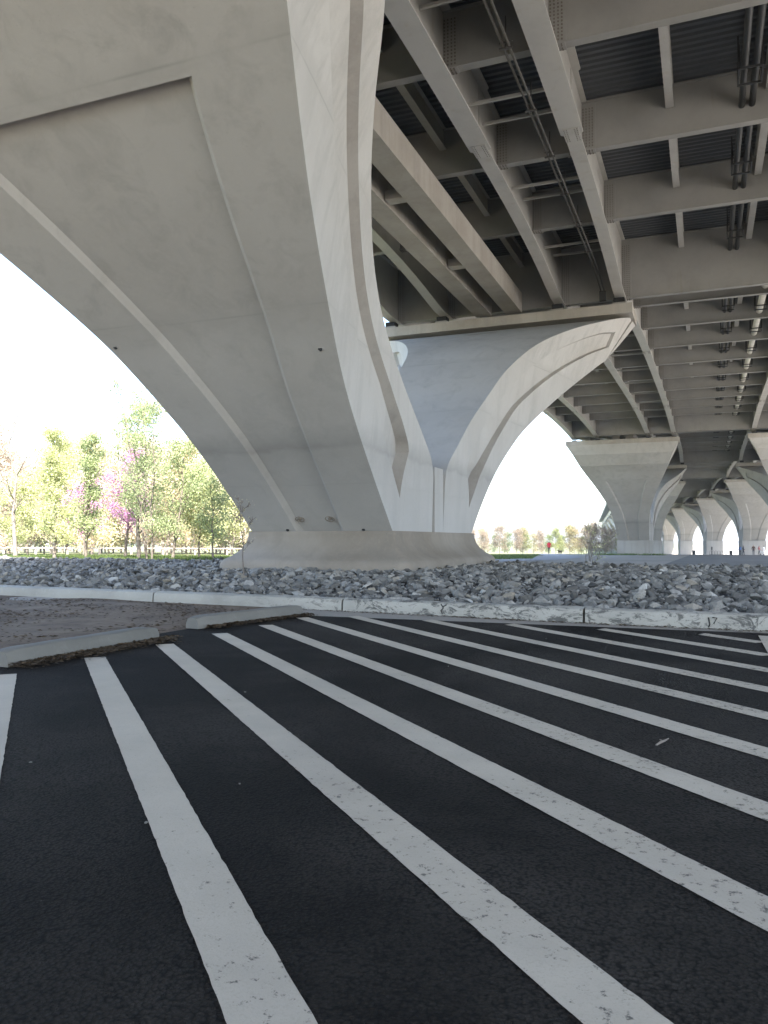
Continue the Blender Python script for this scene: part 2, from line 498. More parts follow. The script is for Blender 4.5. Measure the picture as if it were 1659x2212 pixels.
# resample
L = []
for (x0, y0), (x1, y1) in zip(KERB[:-1], KERB[1:]):
    n = max(1, int((x1 - x0) / 0.6))
    for i in range(n): L.append((x0 + (x1 - x0) * i / n, y0 + (y1 - y0) * i / n))
L.append(KERB[-1])
def kerb_section(xa, xb):
    prof = [(0.0, -0.1), (0.0, 0.10), (0.012, 0.2), (0.035, 0.245), (0.08, 0.262), (0.34, 0.27), (0.36, 0.25), (0.36, -0.1)]
    n = max(3, int((xb - xa) / 0.25)); v, f = [], []
    for i in range(n + 1):
        x = xa + 0.02 + (xb - xa - 0.04) * i / n
        for q, (dy, z) in enumerate(prof):
            j = 0.012 * noise.noise(Vector((x * 1.7, q * 0.7, 1.0)))
            v.append((x, ky(x) + dy + j, z + (j if q > 1 else 0)))
    m = len(prof)
    for i in range(n):
        for q in range(m - 1):
            a = i * m + q; f.append((a, a + m, a + m + 1, a + 1))
    f.append(tuple(range(m))); f.append(tuple(n * m + q for q in reversed(range(m))))
    return mesh("kerb_section", v, f, M['kerb'], 35)
# tar squiggles and a hairline crack on the kerb face
for name, pts in (("tar_mark", [(-4.72, .24), (-4.66, .17), (-4.71, .12), (-4.68, .05)]), ("tar_mark", [(-4.60, .23), (-4.68, .19)]),
                  ("tar_mark", [(0.02, .20), (0.04, .09), (0.02, .04)]), ("tar_mark", [(0.08, .20), (0.15, .20), (0.10, .10)])):
    mb = MB(); mb.tube([(x, ky(x) - 15 - 0.002 + (0.03 if z > .22 else 0), z) for x, z in pts], 0.011, 5)
    mb.build(name, M['black'], kerb)
cuts = [-60, -50, -40, -32, -25, -18.5, -11.9, -6.9, -2.0, 2.6, 8, 14, 20, 26]
for a, b in zip(cuts[:-1], cuts[1:]):
    link("kerb_section", kerb_section(a, b), kerb, (0, -15, 0))

# ------------------------------------------------------------------ wheel stops
def wheel_stop(x0, y0, x1, y1, label):
    Ln = math.hypot(x1 - x0, y1 - y0)
    prof = [(-0.16, 0), (-0.155, 0.09), (-0.115, 0.185), (-0.085, 0.2), (0.085, 0.2), (0.115, 0.185), (0.155, 0.09), (0.16, 0)]
    v, f = [], []
    n = 24; m = len(prof)
    for i in range(n + 1):
        t = i / n; y = t * Ln
        endk = 1.0
        e = min(y, Ln - y)
        if e < 0.16: endk = 0.86 + 0.14 * e / 0.16
        for q, (x, z) in enumerate(prof):
            j = 0.006 * noise.noise(Vector((y * 2.3 + x0, q * 0.9, y0)))
            v.append((x * endk + j, y, z * (endk if z > 0.1 else 1) + j * (z > 0)))
    for i in range(n):
        for q in range(m - 1):
            a = i * m + q; f.append((a, a + 1, a + m + 1, a + m))
    f.append(tuple(reversed(range(m)))); f.append(tuple(n * m + q for q in range(m)))
    o = empty("wheel_stop", (x0, y0, 0.004), math.atan2(-(x1 - x0), y1 - y0))
    tag(o, label, "wheel stop", "wheel stops along the dirt strip")
    link("body", mesh("wheel_stop", v, f, M['stop'], 40), o)
    for yy in (0.4, Ln - 0.4):
        mb = MB(); mb.tube([(0, yy, 0.19), (0, yy, 0.204)], 0.03, 8)
        mb.build("anchor_pin", M['bolt'], o)
    return o
wheel_stop(-7.56, 7.0, -7.56, 9.75, "concrete wheel stop across from the end of the kerb, leaf litter along its foot")
wheel_stop(-7.88, 11.2, -7.42, 14.02, "slightly skewed concrete wheel stop close to the kerb")

def scatter_litter(name, label, poly_fn, n, size, parent_kind='stuff', mat=None, zb=0.006):
    v, f = [], []
    for _ in range(n):
        x, y, z = poly_fn()
        a = random.uniform(0, 6.28); s = size * random.uniform(0.4, 1.4); tl = random.uniform(-0.8, 0.8)
        dx, dy = math.cos(a) * s, math.sin(a) * s
        b = len(v); h = random.uniform(0.0, 0.5) * s
        v += [(x - dx, y - dy, z + h * 0.2), (x + dy * 0.35, y - dx * 0.35, z + h), (x + dx, y + dy, z + h * 0.6), (x - dy * 0.35, y + dx * 0.35, z + 0.2 * h)]
        f.append((b, b + 1, b + 2, b + 3))
    o = link(name, mesh(name, v, f, mat or M['litter']))
    return tag(o, label, None, None, parent_kind)
random.seed(11)
def lit1():
    y = random.uniform(7.0, 9.9); return (-7.40 + abs(random.gauss(0, 0.15)), y, 0.006 + random.random() * 0.05)
def lit2():
    t = random.random(); return (-7.68 + 0.46 * t + abs(random.gauss(0, 0.10)), 11.3 + 2.7 * t, 0.006 + random.random() * 0.045)
def lit3():
    x = random.uniform(-8, 4); return (x, ky(x) - abs(random.gauss(0, 0.07)), 0.006 + random.random() * 0.02)
scatter_litter("leaf_litter", "brown leaf litter drifted against the wheel stop", lit1, 2600, 0.035)
scatter_litter("leaf_litter", "brown leaf litter drifted against the skewed wheel stop", lit2, 2200, 0.035)
scatter_litter("leaf_litter", "thin line of leaf litter at the foot of the kerb", lit3, 1500, 0.03)
def lit4():
    while True:
        x, y = random.uniform(-20, -8.0), random.uniform(6, ky(-12) - 0.1)
        if noise.noise(Vector((x * .45, y * .9, 5))) > random.uniform(-0.35, 0.6): return (x, y, dz(x, y) + 0.004)
scatter_litter("soil_crumbs", "dark soil crumbs and leaf bits on the bare dirt strip", lit4, 9000, 0.04)

# twig + small debris on the asphalt
mb = MB(); mb.tube([(-0.345, 6.03, 0.012), (-0.315, 6.1, 0.02), (-0.295, 6.16, 0.017), (-0.272, 6.25, 0.014)], [0.006, 0.009, 0.008, 0.004], 6)
mb.tube([(-0.3, 6.14, 0.018), (-0.33, 6.19, 0.016)], [0.006, 0.003], 5)
tag(mb.build("twig", M['bark_pale']), "short dry forked twig lying on the black asphalt between stripes", "twig")

random.seed(91)
for k in range(9):
    x, y = random.uniform(-4.5, 0.4), random.uniform(2.4, 12)
    rr = random.uniform(0.004, 0.008)
    bmq = bmesh.new(); bmesh.ops.create_icosphere(bmq, subdivisions=1, radius=rr)
    for vv in bmq.verts: vv.co = Vector((vv.co.x * 1.4, vv.co.y, vv.co.z * 0.6)) + Vector((random.gauss(0, .1), random.gauss(0, .1), random.gauss(0, .1))) * rr
    pm = bpy.data.meshes.new("pebble"); bmq.to_mesh(pm); bmq.free(); pm.materials.append(M['stop'])
    po = link("pebble", pm, None, (x, y, 0.01 + rr * 0.5)); po.rotation_euler = (0, 0, random.uniform(0, 6))
    tag(po, "tiny pale pebble lying loose on the black asphalt", "pebble", "pebbles on the asphalt")

# ------------------------------------------------------------------ riprap
bed = None
def bedz(x, y):
    k = ky(x) + 0.36
    t = max(0.0, min(1.0, (y - k) / 9.0))
    z = 0.10 + 0.28 * t
    ye = riprap_end(x)
    if y > ye - 2: z -= 0.35 * min(1, (y - ye + 2) / 2)
    return z + 0.05 * noise.noise(Vector((x * 0.35, y * 0.35, 0)))
def riprap_end(x):
    return 37.0 + 1.5 * noise.noise(Vector((x * 0.2, 0, 7)))
xs = [-75 + i * 1.5 for i in range(74)]
v, f = [], []
NY = 26
for x in xs:
    for j in range(NY):
        y = ky(x) + 0.3 + (riprap_end(x) + 0.4 - ky(x) - 0.3) * j / (NY - 1)
        v.append((x, y, bedz(x, y) - 0.02))
for i in range(len(xs) - 1):
    for j in range(NY - 1):
        a = i * NY + j; f.append((a, a + NY, a + NY + 1, a + 1))
bed = tag(link("riprap_bed", mesh("riprap_bed", v, f, M['bed'], 60)), kind='structure')

random.seed(21)
def rock_shape(seed):
    rnd = random.Random(seed)
    bm = bmesh.new()
    pts = []
    n = rnd.randint(11, 15)
    sx, sy, sz = 1.0, rnd.uniform(0.5, 0.9), rnd.uniform(0.28, 0.6)
    for _ in range(n):
        p = Vector((rnd.gauss(0, 1), rnd.gauss(0, 1), rnd.gauss(0, 1))).normalized() * rnd.uniform(0.82, 1.0)
        bm.verts.new((p.x * sx, p.y * sy, p.z * sz))
    r = bmesh.ops.convex_hull(bm, input=bm.verts)
    bmesh.ops.delete(bm, geom=[g for g in r.get("geom_interior", []) if isinstance(g, bmesh.types.BMVert)], context='VERTS')
    bm.verts.index_update()
    V = np.array([vv.co[:] for vv in bm.verts]); F = [tuple(q.index for q in ff.verts) for ff in bm.faces]
    bm.free()
    return V, F
SHAPES = [rock_shape(100 + i) for i in range(24)]
RMESH = [mesh("stone", V_, F_, M['rock'], unit=1) for V_, F_ in SHAPES]
fw = Vector((-math.sin(YAW), math.cos(YAW)))
def in_view(x, y, marg=1.5):
    d = x * fw.x + y * fw.y; s = x * math.cos(YAW) + y * math.sin(YAW)
    return d > 1 and abs(s) < d * 0.4767 + marg
cands = []
y = 13.0
random.seed(33)
yy = 0.0
px0, px1, py0, py1 = CL - 3.75, CL + 3.75, 31 - 5.95, 31 + 5.95
step0 = 0.205
while yy < 27:
    step = step0 * (1 + 0.012 * yy)
    x = -46.0
    while x < 14:
        xx = x + random.uniform(-.13, .13); Y = ky(xx) + 0.46 + yy + random.uniform(-.1, .1)
        if Y < riprap_end(xx) and in_view(xx, Y, 8) and not (px0 < xx < px1 and py0 < Y < py1):
            cands.append((xx, Y))
        x += step * random.uniform(0.85, 1.15)
    yy += step * 0.82
def dist(p): return p[0] * fw.x + p[1] * fw.y
data = []
for (x, Y) in cands:
    r = random.random()
    s = 0.106 * (0.62 + 1.45 * r ** 3.0) * (1 + 0.006 * max(0, Y - 16))
    if Y < ky(x) + 0.75: s *= 1.1
    data.append((s / max(1, dist((x, Y))), x, Y, s))
data.sort(reverse=True)
bigN = 300
V_all, F_all = [], []; base = 0
for i, (_, x, Y, s) in enumerate(data):
    k = random.randrange(24)
    rz = random.uniform(0, 6.28); rx, ry = random.gauss(0, 0.38), random.gauss(0, 0.38)
    z = bedz(x, Y) + s * random.uniform(0.1, 0.45)
    if Y < ky(x) + 0.36 + s: Y = ky(x) + 0.36 + s * 0.95
    if i < bigN:
        o = link("stone", RMESH[k], bed, (x, Y, z), rot=(rx, ry, rz), scale=(s * S, s * S, s * S))
    else:
        mt = Matrix.Rotation(rz, 3, 'Z') @ Matrix.Rotation(ry, 3, 'Y') @ Matrix.Rotation(rx, 3, 'X')
        V_, F_ = SHAPES[k]
        V_all.append((V_ * s) @ np.array(mt).T + np.array([x, Y, z]))
        F_all += [tuple(q + base for q in ff) for ff in F_]; base += len(V_)
tag(link("stone_field", mesh("stone_field", np.vstack(V_all), F_all, M['rock']), bed), kind='stuff')

# ------------------------------------------------------------------ piers
OUT = np.array([[2.8,2.85,3.0,3.13,3.3,3.53,3.8,4.55,5.45,6.4,6.68,6.87,7.0],
                [5.0,6.4,8.2,9.2,10.2,11.2,12.2,14.7,17.2,19.6,20.6,21.4,22.0],
                [1.75,3,4.5,5.25,6,6.75,7.5,9,10.5,11.9,12.4,12.75,13.0]]).T       # half width, reach, height of the soffit edge
INN = np.array([[2.8,2.85,2.9,2.95,3.0,3.2,3.6,4.4,5.3,6.5,7.5,8.15,8.6],
                [.75,.75,.95,2.3,4.5,6.8,8.7,10.8,12.7,15.0,17.9,20.6,23.6],
                [1.75,3.2,4.45,5.5,7,8.5,10,11.5,12.55,13.55,14.5,15.3,16.05]]).T  # same for the upper edge
INL = np.array([[2.8,2.8,2.75,2.65,2.55,2.5,2.45,2.55,3.1,4.2,5.75,7.3,8.6]]).T                  # upper edge on the other flank flares late
S0 = 6                                   # samples below s = 0, buried in the plinth
SS = [round((i - S0) * 0.1, 3) for i in range(121 + S0)]
def crom(A, s):
    if s < 0: return A[0] + (A[1] - A[0]) * s
    i = int(min(math.floor(s), len(A) - 2)); t = s - i
    p0, p1, p2, p3 = A[max(i - 1, 0)], A[i], A[i + 1], A[min(i + 2, len(A) - 1)]
    return 0.5 * ((2 * p1) + (-p0 + p2) * t + (2 * p0 - 5 * p1 + 4 * p2 - p3) * t * t + (-p0 + 3 * p1 - 3 * p2 + p3) * t ** 3)
def smooth_arr(Q, sig):
    n = len(Q); k = int(sig * 3); P = np.vstack([Q[0] + (Q[0] - Q[1]) * (k - i) for i in range(k)] + [Q] + [Q[-1] + (Q[-1] - Q[-2]) * (i + 1) for i in range(k)])
    wts = np.exp(-0.5 * (np.arange(-k, k + 1) / sig) ** 2); wts /= wts.sum()
    return np.array([(P[i:i + 2 * k + 1] * wts[:, None]).sum(0) for i in range(n)])
QO = smooth_arr(np.array([crom(OUT, s) for s in SS]), 5.0)
QI = smooth_arr(np.array([crom(INN, s) for s in SS]), 1.6)
QL = smooth_arr(np.array([crom(INL, s) for s in SS]), 3.0)
Q = np.hstack([QO, QI, QL])
def st(s): return Q[int(round(s * 10)) + S0]
def lerp(s, xs, ys): return float(np.interp(s, xs, ys))
M['recess'] = concrete('recess_wall_concrete', (0.44, 0.415, 0.38), (0.75, 0.72, 0.7))  # darker tone for the step walls of the side panels
def build_arm_mesh(name):
    """arm leaning to -y (local), recessed panels in the soffit and in both sides"""
    mb = MB()
    q = Q
    def O(i, u): return np.array([u * q[i][0], -q[i][1], q[i][2]])
    def I(i, u): return np.array([u * (q[i][3] if u > 0 else q[i][6]), -q[i][4], q[i][5]])
    n = len(SS)
    def quadstrip(a, b, i0, i1, flip=False, mi=0):
        vs, fs = [], []
        for i in range(i0, i1 + 1): vs += [a(i), b(i)]
        for k in range(i1 - i0):
            ff = (2 * k, 2 * k + 1, 2 * k + 3, 2 * k + 2)
            fs.append(ff[::-1] if flip else ff)
        mb.add(vs, fs, mi)
    # inner (upper) face
    quadstrip(lambda i: I(i, -1), lambda i: I(i, 1), 0, n - 1)
    # outer (soffit) with recess s in [0, 8]
    ub = lambda i: lerp(SS[i], [-1, 0, 4, 7, 8.3], [0.335, 0.335, 0.45, 0.55, 0.60])
    def on(i):                                   # inward normal
        a = q[max(i - 1, 0)]; b = q[min(i + 1, n - 1)]
        d = np.array([-(b[1] - a[1]), b[2] - a[2]]); d /= np.linalg.norm(d)
        return np.array([0.0, d[1], -d[0]])
    dep = 0.17
    P = lambda i, u: O(i, u) + on(i) * dep
    e = 82 + S0                                  # s = 8.2
    ch = lambda i: 0.17 / q[i][0]                # chamfered step
    quadstrip(lambda i: O(i, -1), lambda i: O(i, -ub(i)), 0, e, True)
    quadstrip(lambda i: O(i, ub(i)), lambda i: O(i, 1), 0, e, True)
    quadstrip(lambda i: P(i, -ub(i) + ch(i)), lambda i: P(i, ub(i) - ch(i)), 0, e, True)
    quadstrip(lambda i: O(i, -ub(i)), lambda i: P(i, -ub(i) + ch(i)), 0, e, True)
    quadstrip(lambda i: P(i, ub(i) - ch(i)), lambda i: O(i, ub(i)), 0, e, True)
    a, b = ub(e), ub(e) - ch(e)
    mb.add([O(e, -a), P(e, -b), P(e, b), O(e, a)], [(0, 1, 2, 3)])
    quadstrip(lambda i: O(i, -1), lambda i: O(i, 1), e, n - 1, True)
    # sides
    s0, s1 = 9 + S0, 110 + S0                              # s = 0.9 .. 10.8
    ta = lambda i: lerp(SS[i], [0.9, 1.5, 2.5, 4, 6, 8, 10.8], [0.33, 0.31, 0.32, 0.36, 0.41, 0.40, 0.36])
    tb = lambda i: lerp(SS[i], [0.9, 2.2, 2.5, 3.2, 4, 6, 10.0, 10.8], [0.33, 0.63, 0.665, 0.705, 0.735, 0.755, 0.755, 0.70])
    for sg in (-1, 1):
        T = lambda i, t: O(i, sg) * (1 - t) + I(i, sg) * t
        dp = lambda i: lerp(SS[i], [0.9, 2.3, 2.7, 4, 11], [0.5, 0.5, 0.42, 0.3, 0.22])
        D = lambda i, t: T(i, t) - np.array([sg * dp(i), 0, 0])
        fl = sg > 0
        quadstrip(lambda i: T(i, 0), lambda i: T(i, 1), 0, s0, not fl)
        quadstrip(lambda i: T(i, 0), lambda i: T(i, ta(i)), s0, s1, not fl)
        quadstrip(lambda i: T(i, tb(i)), lambda i: T(i, 1), s0, s1, not fl)
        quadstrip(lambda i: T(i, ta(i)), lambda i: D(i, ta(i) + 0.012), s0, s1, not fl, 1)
        quadstrip(lambda i: D(i, ta(i) + 0.012), lambda i: D(i, tb(i) - (0.004 + 0.03 * min(1, max(0, (i - s0 - 14) / 10)))), s0, s1, not fl)
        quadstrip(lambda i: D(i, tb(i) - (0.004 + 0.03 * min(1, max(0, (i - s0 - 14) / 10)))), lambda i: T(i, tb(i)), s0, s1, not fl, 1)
        mb.add([T(s1, ta(s1)), D(s1, ta(s1) + .012), D(s1, tb(s1) - .035), T(s1, tb(s1))], [(0, 1, 2, 3)])
        quadstrip(lambda i: T(i, 0), lambda i: T(i, 1), s1, n - 1, not fl)
    mb.add([O(n - 1, -1), O(n - 1, 1), I(n - 1, 1), I(n - 1, -1)], [(0, 1, 2, 3)])
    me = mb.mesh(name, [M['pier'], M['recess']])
    bm = bmesh.new(); bm.from_mesh(me)
    bmesh.ops.remove_doubles(bm, verts=bm.verts, dist=1e-5)
    bmesh.ops.recalc_face_normals(bm, faces=bm.faces)
    bm.to_mesh(me); bm.free()
    me.polygons.foreach_set("use_smooth", [True] * len(me.polygons)); me.set_sharp_from_angle(angle=R(24))
    return me
ARM = build_arm_mesh("arm")
ARM2 = ARM.copy()                        # the opposite arm is the mirror image
bm = bmesh.new(); bm.from_mesh(ARM2)
for vv in bm.verts: vv.co.y = -vv.co.y
bmesh.ops.reverse_faces(bm, faces=bm.faces); bm.to_mesh(ARM2); bm.free()

def plinth_mesh():
    prof = [(-0.3, 1.79), (0.05, 1.79), (0.065, 1.72), (0.075, 1.6), (0.14, 1.36), (0.32, 1.1), (0.56, 0.9), (0.76, 0.80), (0.88, 0.70), (0.93, 0.56), (0.93, -1.5)]
    v, f = [], []
    def ring(e):
        a, b = 2.86 + e, 5.06 + e; r = 0.05 + max(0, e) * 0.45
        out = []
        for cx, cy, a0 in ((a - r, -b + r, -90), (a - r, b - r, 0), (-a + r, b - r, 90), (-a + r, -b + r, 180)):
            for k in range(6):
                an = R(a0 + 90 * k / 5); out.append((cx + r * math.cos(an), cy + r * math.sin(an)))
        return out
    m = 24
    for e, z in prof: v += [(x, y, z) for x, y in ring(e)]
    for i in range(len(prof) - 1):
        for k in range(m):
            k2 = (k + 1) % m
            f.append((i * m + k, (i + 1) * m + k, (i + 1) * m + k2, i * m + k2))
    f.append(tuple(range(m)))
    me = mesh("plinth", v, f, M['plinth'], 50)
    bm = bmesh.new(); bm.from_mesh(me); bmesh.ops.recalc_face_normals(bm, faces=bm.faces); bm.to_mesh(me); bm.free()
    return me
PLINTH = plinth_mesh()
def pedestal_mesh():
    mb = MB(); mb.box(-2.9, 2.9, -5.1, 5.1, -8, 1.5)
    return mb.mesh("pedestal", M['pedestal'])
PEDESTAL = pedestal_mesh()
def cap_mesh():
    mb = MB()
    # slab over the arm tip; a shallow drip lip in front
    mb.box(-8.72, 8.72, -25.05, -21.55, 15.86, 16.5)
    return mb.mesh("pier_cap", M['cap'])
CAP = cap_mesh()
def nose_mesh():
    mb = MB()
    # stepped end block hung behind the arm tip (seen as two slanted ribs under the cap)
    for off, pr in ((0.0, [(-22.14, 13.07, 7.03), (-23.74, 15.86, 8.56), (-24.95, 15.86, 8.64), (-24.0, 14.45, 7.72)]),):
        n = len(pr)
        vs = [(-x, a, b) for a, b, x in pr] + [(x, a, b) for a, b, x in pr]
        fs = [tuple(range(n))[::-1], tuple(range(n, 2 * n))] + [(k, (k + 1) % n, n + (k + 1) % n, n + k) for k in range(n)]
        mb.add(vs, fs)
    return mb.mesh("tip_block", M['pier'])
NOSE = nose_mesh()
mb = MB()
mb.box(-2.86, 2.86, -0.56, 0.56, 1.7, 4.38)
mb.box(-2.62, 2.62, -0.8, 0.8, 1.7, 4.3)
PILA = mb.mesh("joint_pilaster", M['pier'])
TIE = MB(); TIE.box(-0.55, 0.55, -22.2, 22.2, 16.75, 18.08); TIE = TIE.mesh("tie_beam", M['tie'])
STRUT = MB(); STRUT.box(-0.42, 0.42, -0.3, 0.3, 16.82, 17.25); STRUT = STRUT.mesh("cross_strut", M['tie'])
BEAR = MB(); BEAR.box(-0.42, 0.42, -0.45, 0.45, 16.50, 16.62, 1); BEAR.box(-0.34, 0.34, -0.38, 0.38, 16.62, 16.945, 0); BEAR = BEAR.mesh("bearing", [M['black'], M['steel']])
HOLE = MB(); HOLE.tube([(0, 0, 0), (0, 0.05, 0)], 0.055, 10); HOLE = HOLE.mesh("drain_hole", M['black'])
RING = MB()
for k in range(16):
    a0, a1 = 2 * math.pi * k / 16, 2 * math.pi * (k + 1) / 16
    RING.tube([(0.17 * math.cos(a0), 0, 0.13 * math.sin(a0)), (0.17 * math.cos(a1), 0, 0.13 * math.sin(a1))], 0.016, 5)
RING.tube([(0, -.02, 0), (0, 0.05, 0)], 0.06, 10)
RING = RING.mesh("tie_hole_ring", M['plinth'])

def pier(xc, Y, label, ground_z, detail=True, group=None, tie=True):
    o = empty("bridge_pier", (xat(xc, Y), Y, 0), cs_a(Y))
    o.scale = (kx(Y) if xc < 0 else 1.0, 1, 1)
    tag(o, label, "bridge pier", group)
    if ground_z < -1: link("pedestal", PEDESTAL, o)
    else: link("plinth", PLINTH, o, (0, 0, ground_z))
    link("arm", ARM, o); link("arm", ARM2, o)
    link("pier_cap", CAP, o); link("pier_cap", CAP, o, rz=math.pi)
    link("tip_block", NOSE, o); link("tip_block", NOSE, o, rz=math.pi)
    link("joint_pilaster", PILA, o)
    if tie:
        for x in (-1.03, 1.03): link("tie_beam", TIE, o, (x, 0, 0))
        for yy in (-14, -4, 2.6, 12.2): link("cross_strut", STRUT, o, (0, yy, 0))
    if detail:
        for gx in GX:
            for vv in (-22.1, 22.1): link("bearing", BEAR, o, (gx - CL, vv, 0))
    return o
pA = pier(CL, 31.0, "massive concrete pier on a flared plinth rising out of the grey riprap stones", 0.0)
# drain holes and form-tie rings low on the soffit of the near arm
def soffit(s, u, off=0.0):
    w_, vo, zo = st(s)[:3]; return (u * w_, -vo - off, zo)
for s, u in ((0.12, 0.62), (0.12, -0.45)): link("drain_hole", HOLE, pA, soffit(s, u, 0.035))
for s, u in ((0.42, 0.2), (0.42, -0.22)): link("form_tie_ring", RING, pA, (soffit(s, u)[0], soffit(s, u)[1] + 0.13, soffit(s, u)[2]), rot=(R(50), 0, 0))
for s, u in ((5.6, -0.93), (5.0, 0.86), (7.6, -0.83)): link("drain_hole", HOLE, pA, soffit(s, u, 0.02))
pier(CL, 148.5, "pale concrete pier with a recessed front panel, standing beyond the riprap beside the footpath", -1.3)
ordn = ["third", "fourth", "fifth", "sixth", "seventh", "eighth", "ninth", "tenth"]
for k, Y in enumerate(PIERS[2:]):
    pier(CL, Y, f"{ordn[k]} concrete pier along the row that starts in the riprap", -1.3, k < 2)
pier(CR, 148.5, "concrete pier facing the one beside the footpath, across the paved passage", -1.3)
for k, Y in enumerate(PIERS[2:6]):
    nm = ["next", "second", "third", "fourth"][k]
    pier(CR, Y, f"{nm} concrete pier behind the one across the paved passage", -1.3, k < 2)

# ------------------------------------------------------------------ superstructure
br = empty("bridge_superstructure", (CL, 31, 20))
tag(br, "painted steel girders, floor beams and dark corrugated deck forms overhead, carried by the piers", "bridge")
OFF = (-CL, -31, -20)
def brl(name, me, loc=(0, 0, 0), rz=0.0, parent=None, kind=None):
    o = link(name, me, br if parent is None else parent, (loc[0] + OFF[0], loc[1] + OFF[1], loc[2] + OFF[2]) if parent is None else loc, rz)
    if kind: o["kind"] = kind
    return o
def girder(x, y0, y1, name="girder", fw=0.32):
    mb = MB()
    Y = y0; rows = []
    while Y < y1 + 1e-6:
        rows.append(Y); Y += 2.0 if Y < 180 else 4.0
    rows = sorted(rows + [33.45, 33.55])
    # I section outline ring: bottom flange, web, top flange
    def ring(Y):
        z0 = gz(Y); xx = xat(x, Y); f = 0.46 if Y < 33.5 else fw
        tw = 0.03; z1 = ZDECK - 0.02
        return [(xx - f, Y, z0), (xx + f, Y, z0), (xx + f, Y, z0 + .075), (xx + tw, Y, z0 + .075), (xx + tw, Y, z1 - .07), (xx + f * .8, Y, z1 - .07), (xx + f * .8, Y, z1), (xx - f * .8, Y, z1), (xx - f * .8, Y, z1 - .07), (xx - tw, Y, z1 - .07), (xx - tw, Y, z0 + .075), (xx - f, Y, z0 + .075)]
    m = 12; vs, fs = [], []
    for Y in rows: vs += ring(Y)
    for i in range(len(rows) - 1):
        for k in range(m):
            k2 = (k + 1) % m
            fs.append((i * m + k, i * m + k2, (i + 1) * m + k2, (i + 1) * m + k))
    fs.append(tuple(range(m))[::-1]); fs.append(tuple((len(rows) - 1) * m + k for k in range(m)))
    mb.add(vs, fs)
    g = brl(name, mb.mesh("girder", M['steel2']))
    return g
gir = {}
for x in GX: gir[x] = girder(x, -32, 900)
for x in GXR: gir[x] = girder(x, -32, 900)
# bolted splice plates
def splice(x, Y):
    mb = MB()
    z = gz(Y); a = math.atan2(gz(Y + .5) - gz(Y - .5), 1.0)
    mb.box(-0.33, 0.33, -0.55, 0.55, -0.03, 0.0)
    for i in range(7):
        for sx in (-.26, -.16, .16, .26):
            mb.box(sx - .018, sx + .018, -.48 + i * .16 - .018, -.48 + i * .16 + .018, -0.05, -0.03, 1)
    for sx in (-1, 1):
        mb.box(sx * 0.045 - .015, sx * 0.045 + .015, -0.5, 0.5, 0.12, ZDECK - z - 0.2)
    o = link("splice_plate", mb.mesh("splice_plate", [M['steel2'], M['bolt']]), gir[x], (xat(x, Y) , Y , z - 0.003), rot=(a, 0, 0))
    return o
for x in GX:
    for Y in (33.5, 75.0, 106.0, 20.0):
        splice(x, Y)
for Y in (75.0, 106.0): splice(6.5, Y)

# floor beams
FB = [-28, -20, -12, -4, 3, 11, 19.6, 28, 36.2, 44.6, 54.0, 62.0, 68.7, 76.0, 83.5, 90.8, 98.0, 104.9, 111.6, 118.0, 124.0, 131, 138, 145, 152, 159, 166, 173, 180, 187, 194, 201, 208.5, 216.5, 225, 233, 241, 249, 257, 264.5, 273, 282, 291, 300, 308, 317, 326, 335, 345, 356]
DEEP = {54.0: 17.15, 124.0: 17.15, 173: 17.15, 216.5: 17.15, 264.5: 17.15, 308: 17.15, 356: 17.15}
def fb_mesh(L, zb, bolts):
    mb = MB(); z1 = ZDECK - 0.05
    mb.box(0.04, L - 0.04, -0.02, 0.02, zb + .05, z1 - .05)
    mb.box(0.04, L - 0.04, -0.2, 0.2, zb, zb + .05)
    mb.box(0.04, L - 0.04, -0.16, 0.16, z1 - .05, z1)
    for x in (0.34, L - 0.34):             # connection plates
        mb.box(x - .3, x + .3, -0.045, -0.02, zb + .08, z1 - .1)
        mb.box(x - .28, x + .28, -0.235, 0.235, zb - 0.03, zb)
    if bolts:
        nz = int((z1 - zb - .4) / 0.13)
        for x in (0.30, L - 0.30):
            for i in range(nz):
                for dx in (-.2, -.07, .07, .2):
                    cx, cz = x + dx, zb + .22 + i * 0.13
                    mb.box(cx - .024, cx + .024, -0.08, -0.045, cz - .024, cz + .024, 1)
            for i in range(4):
                for dx in (-.2, -.07, .07, .2):
                    cy = (-0.18, -0.08, .08, .18)[i]
                    mb.box(x + dx - .02, x + dx + .02, cy - .02, cy + .02, zb - .06, zb - .03, 1)
    return mb.mesh("floor_beam", [M['steel'], M['bolt']])
FBM = {}
BAYS = [(-20.6, -16.8), (-16.8, -8.85), (-8.85, -4.95), (-4.95, 6.5), (6.5, 10.4), (10.4, 18.4), (18.4, 22.3)]
for Y in FB:
    zb = DEEP.get(Y, 18.8)
    for i, (a, b) in enumerate(BAYS):
        if Y < 0 and i in (0, 2, 4, 6): continue
        if i > 4 and Y < 60: continue
        xa, xb = xat(a, Y), xat(b, Y)
        key = (round(xb - xa, 2), zb, -5 < Y < 130 and i < 4)
        if key not in FBM: FBM[key] = fb_mesh(*key)
        brl("floor_beam", FBM[key], (xa, Y, 0), cs_a(Y))
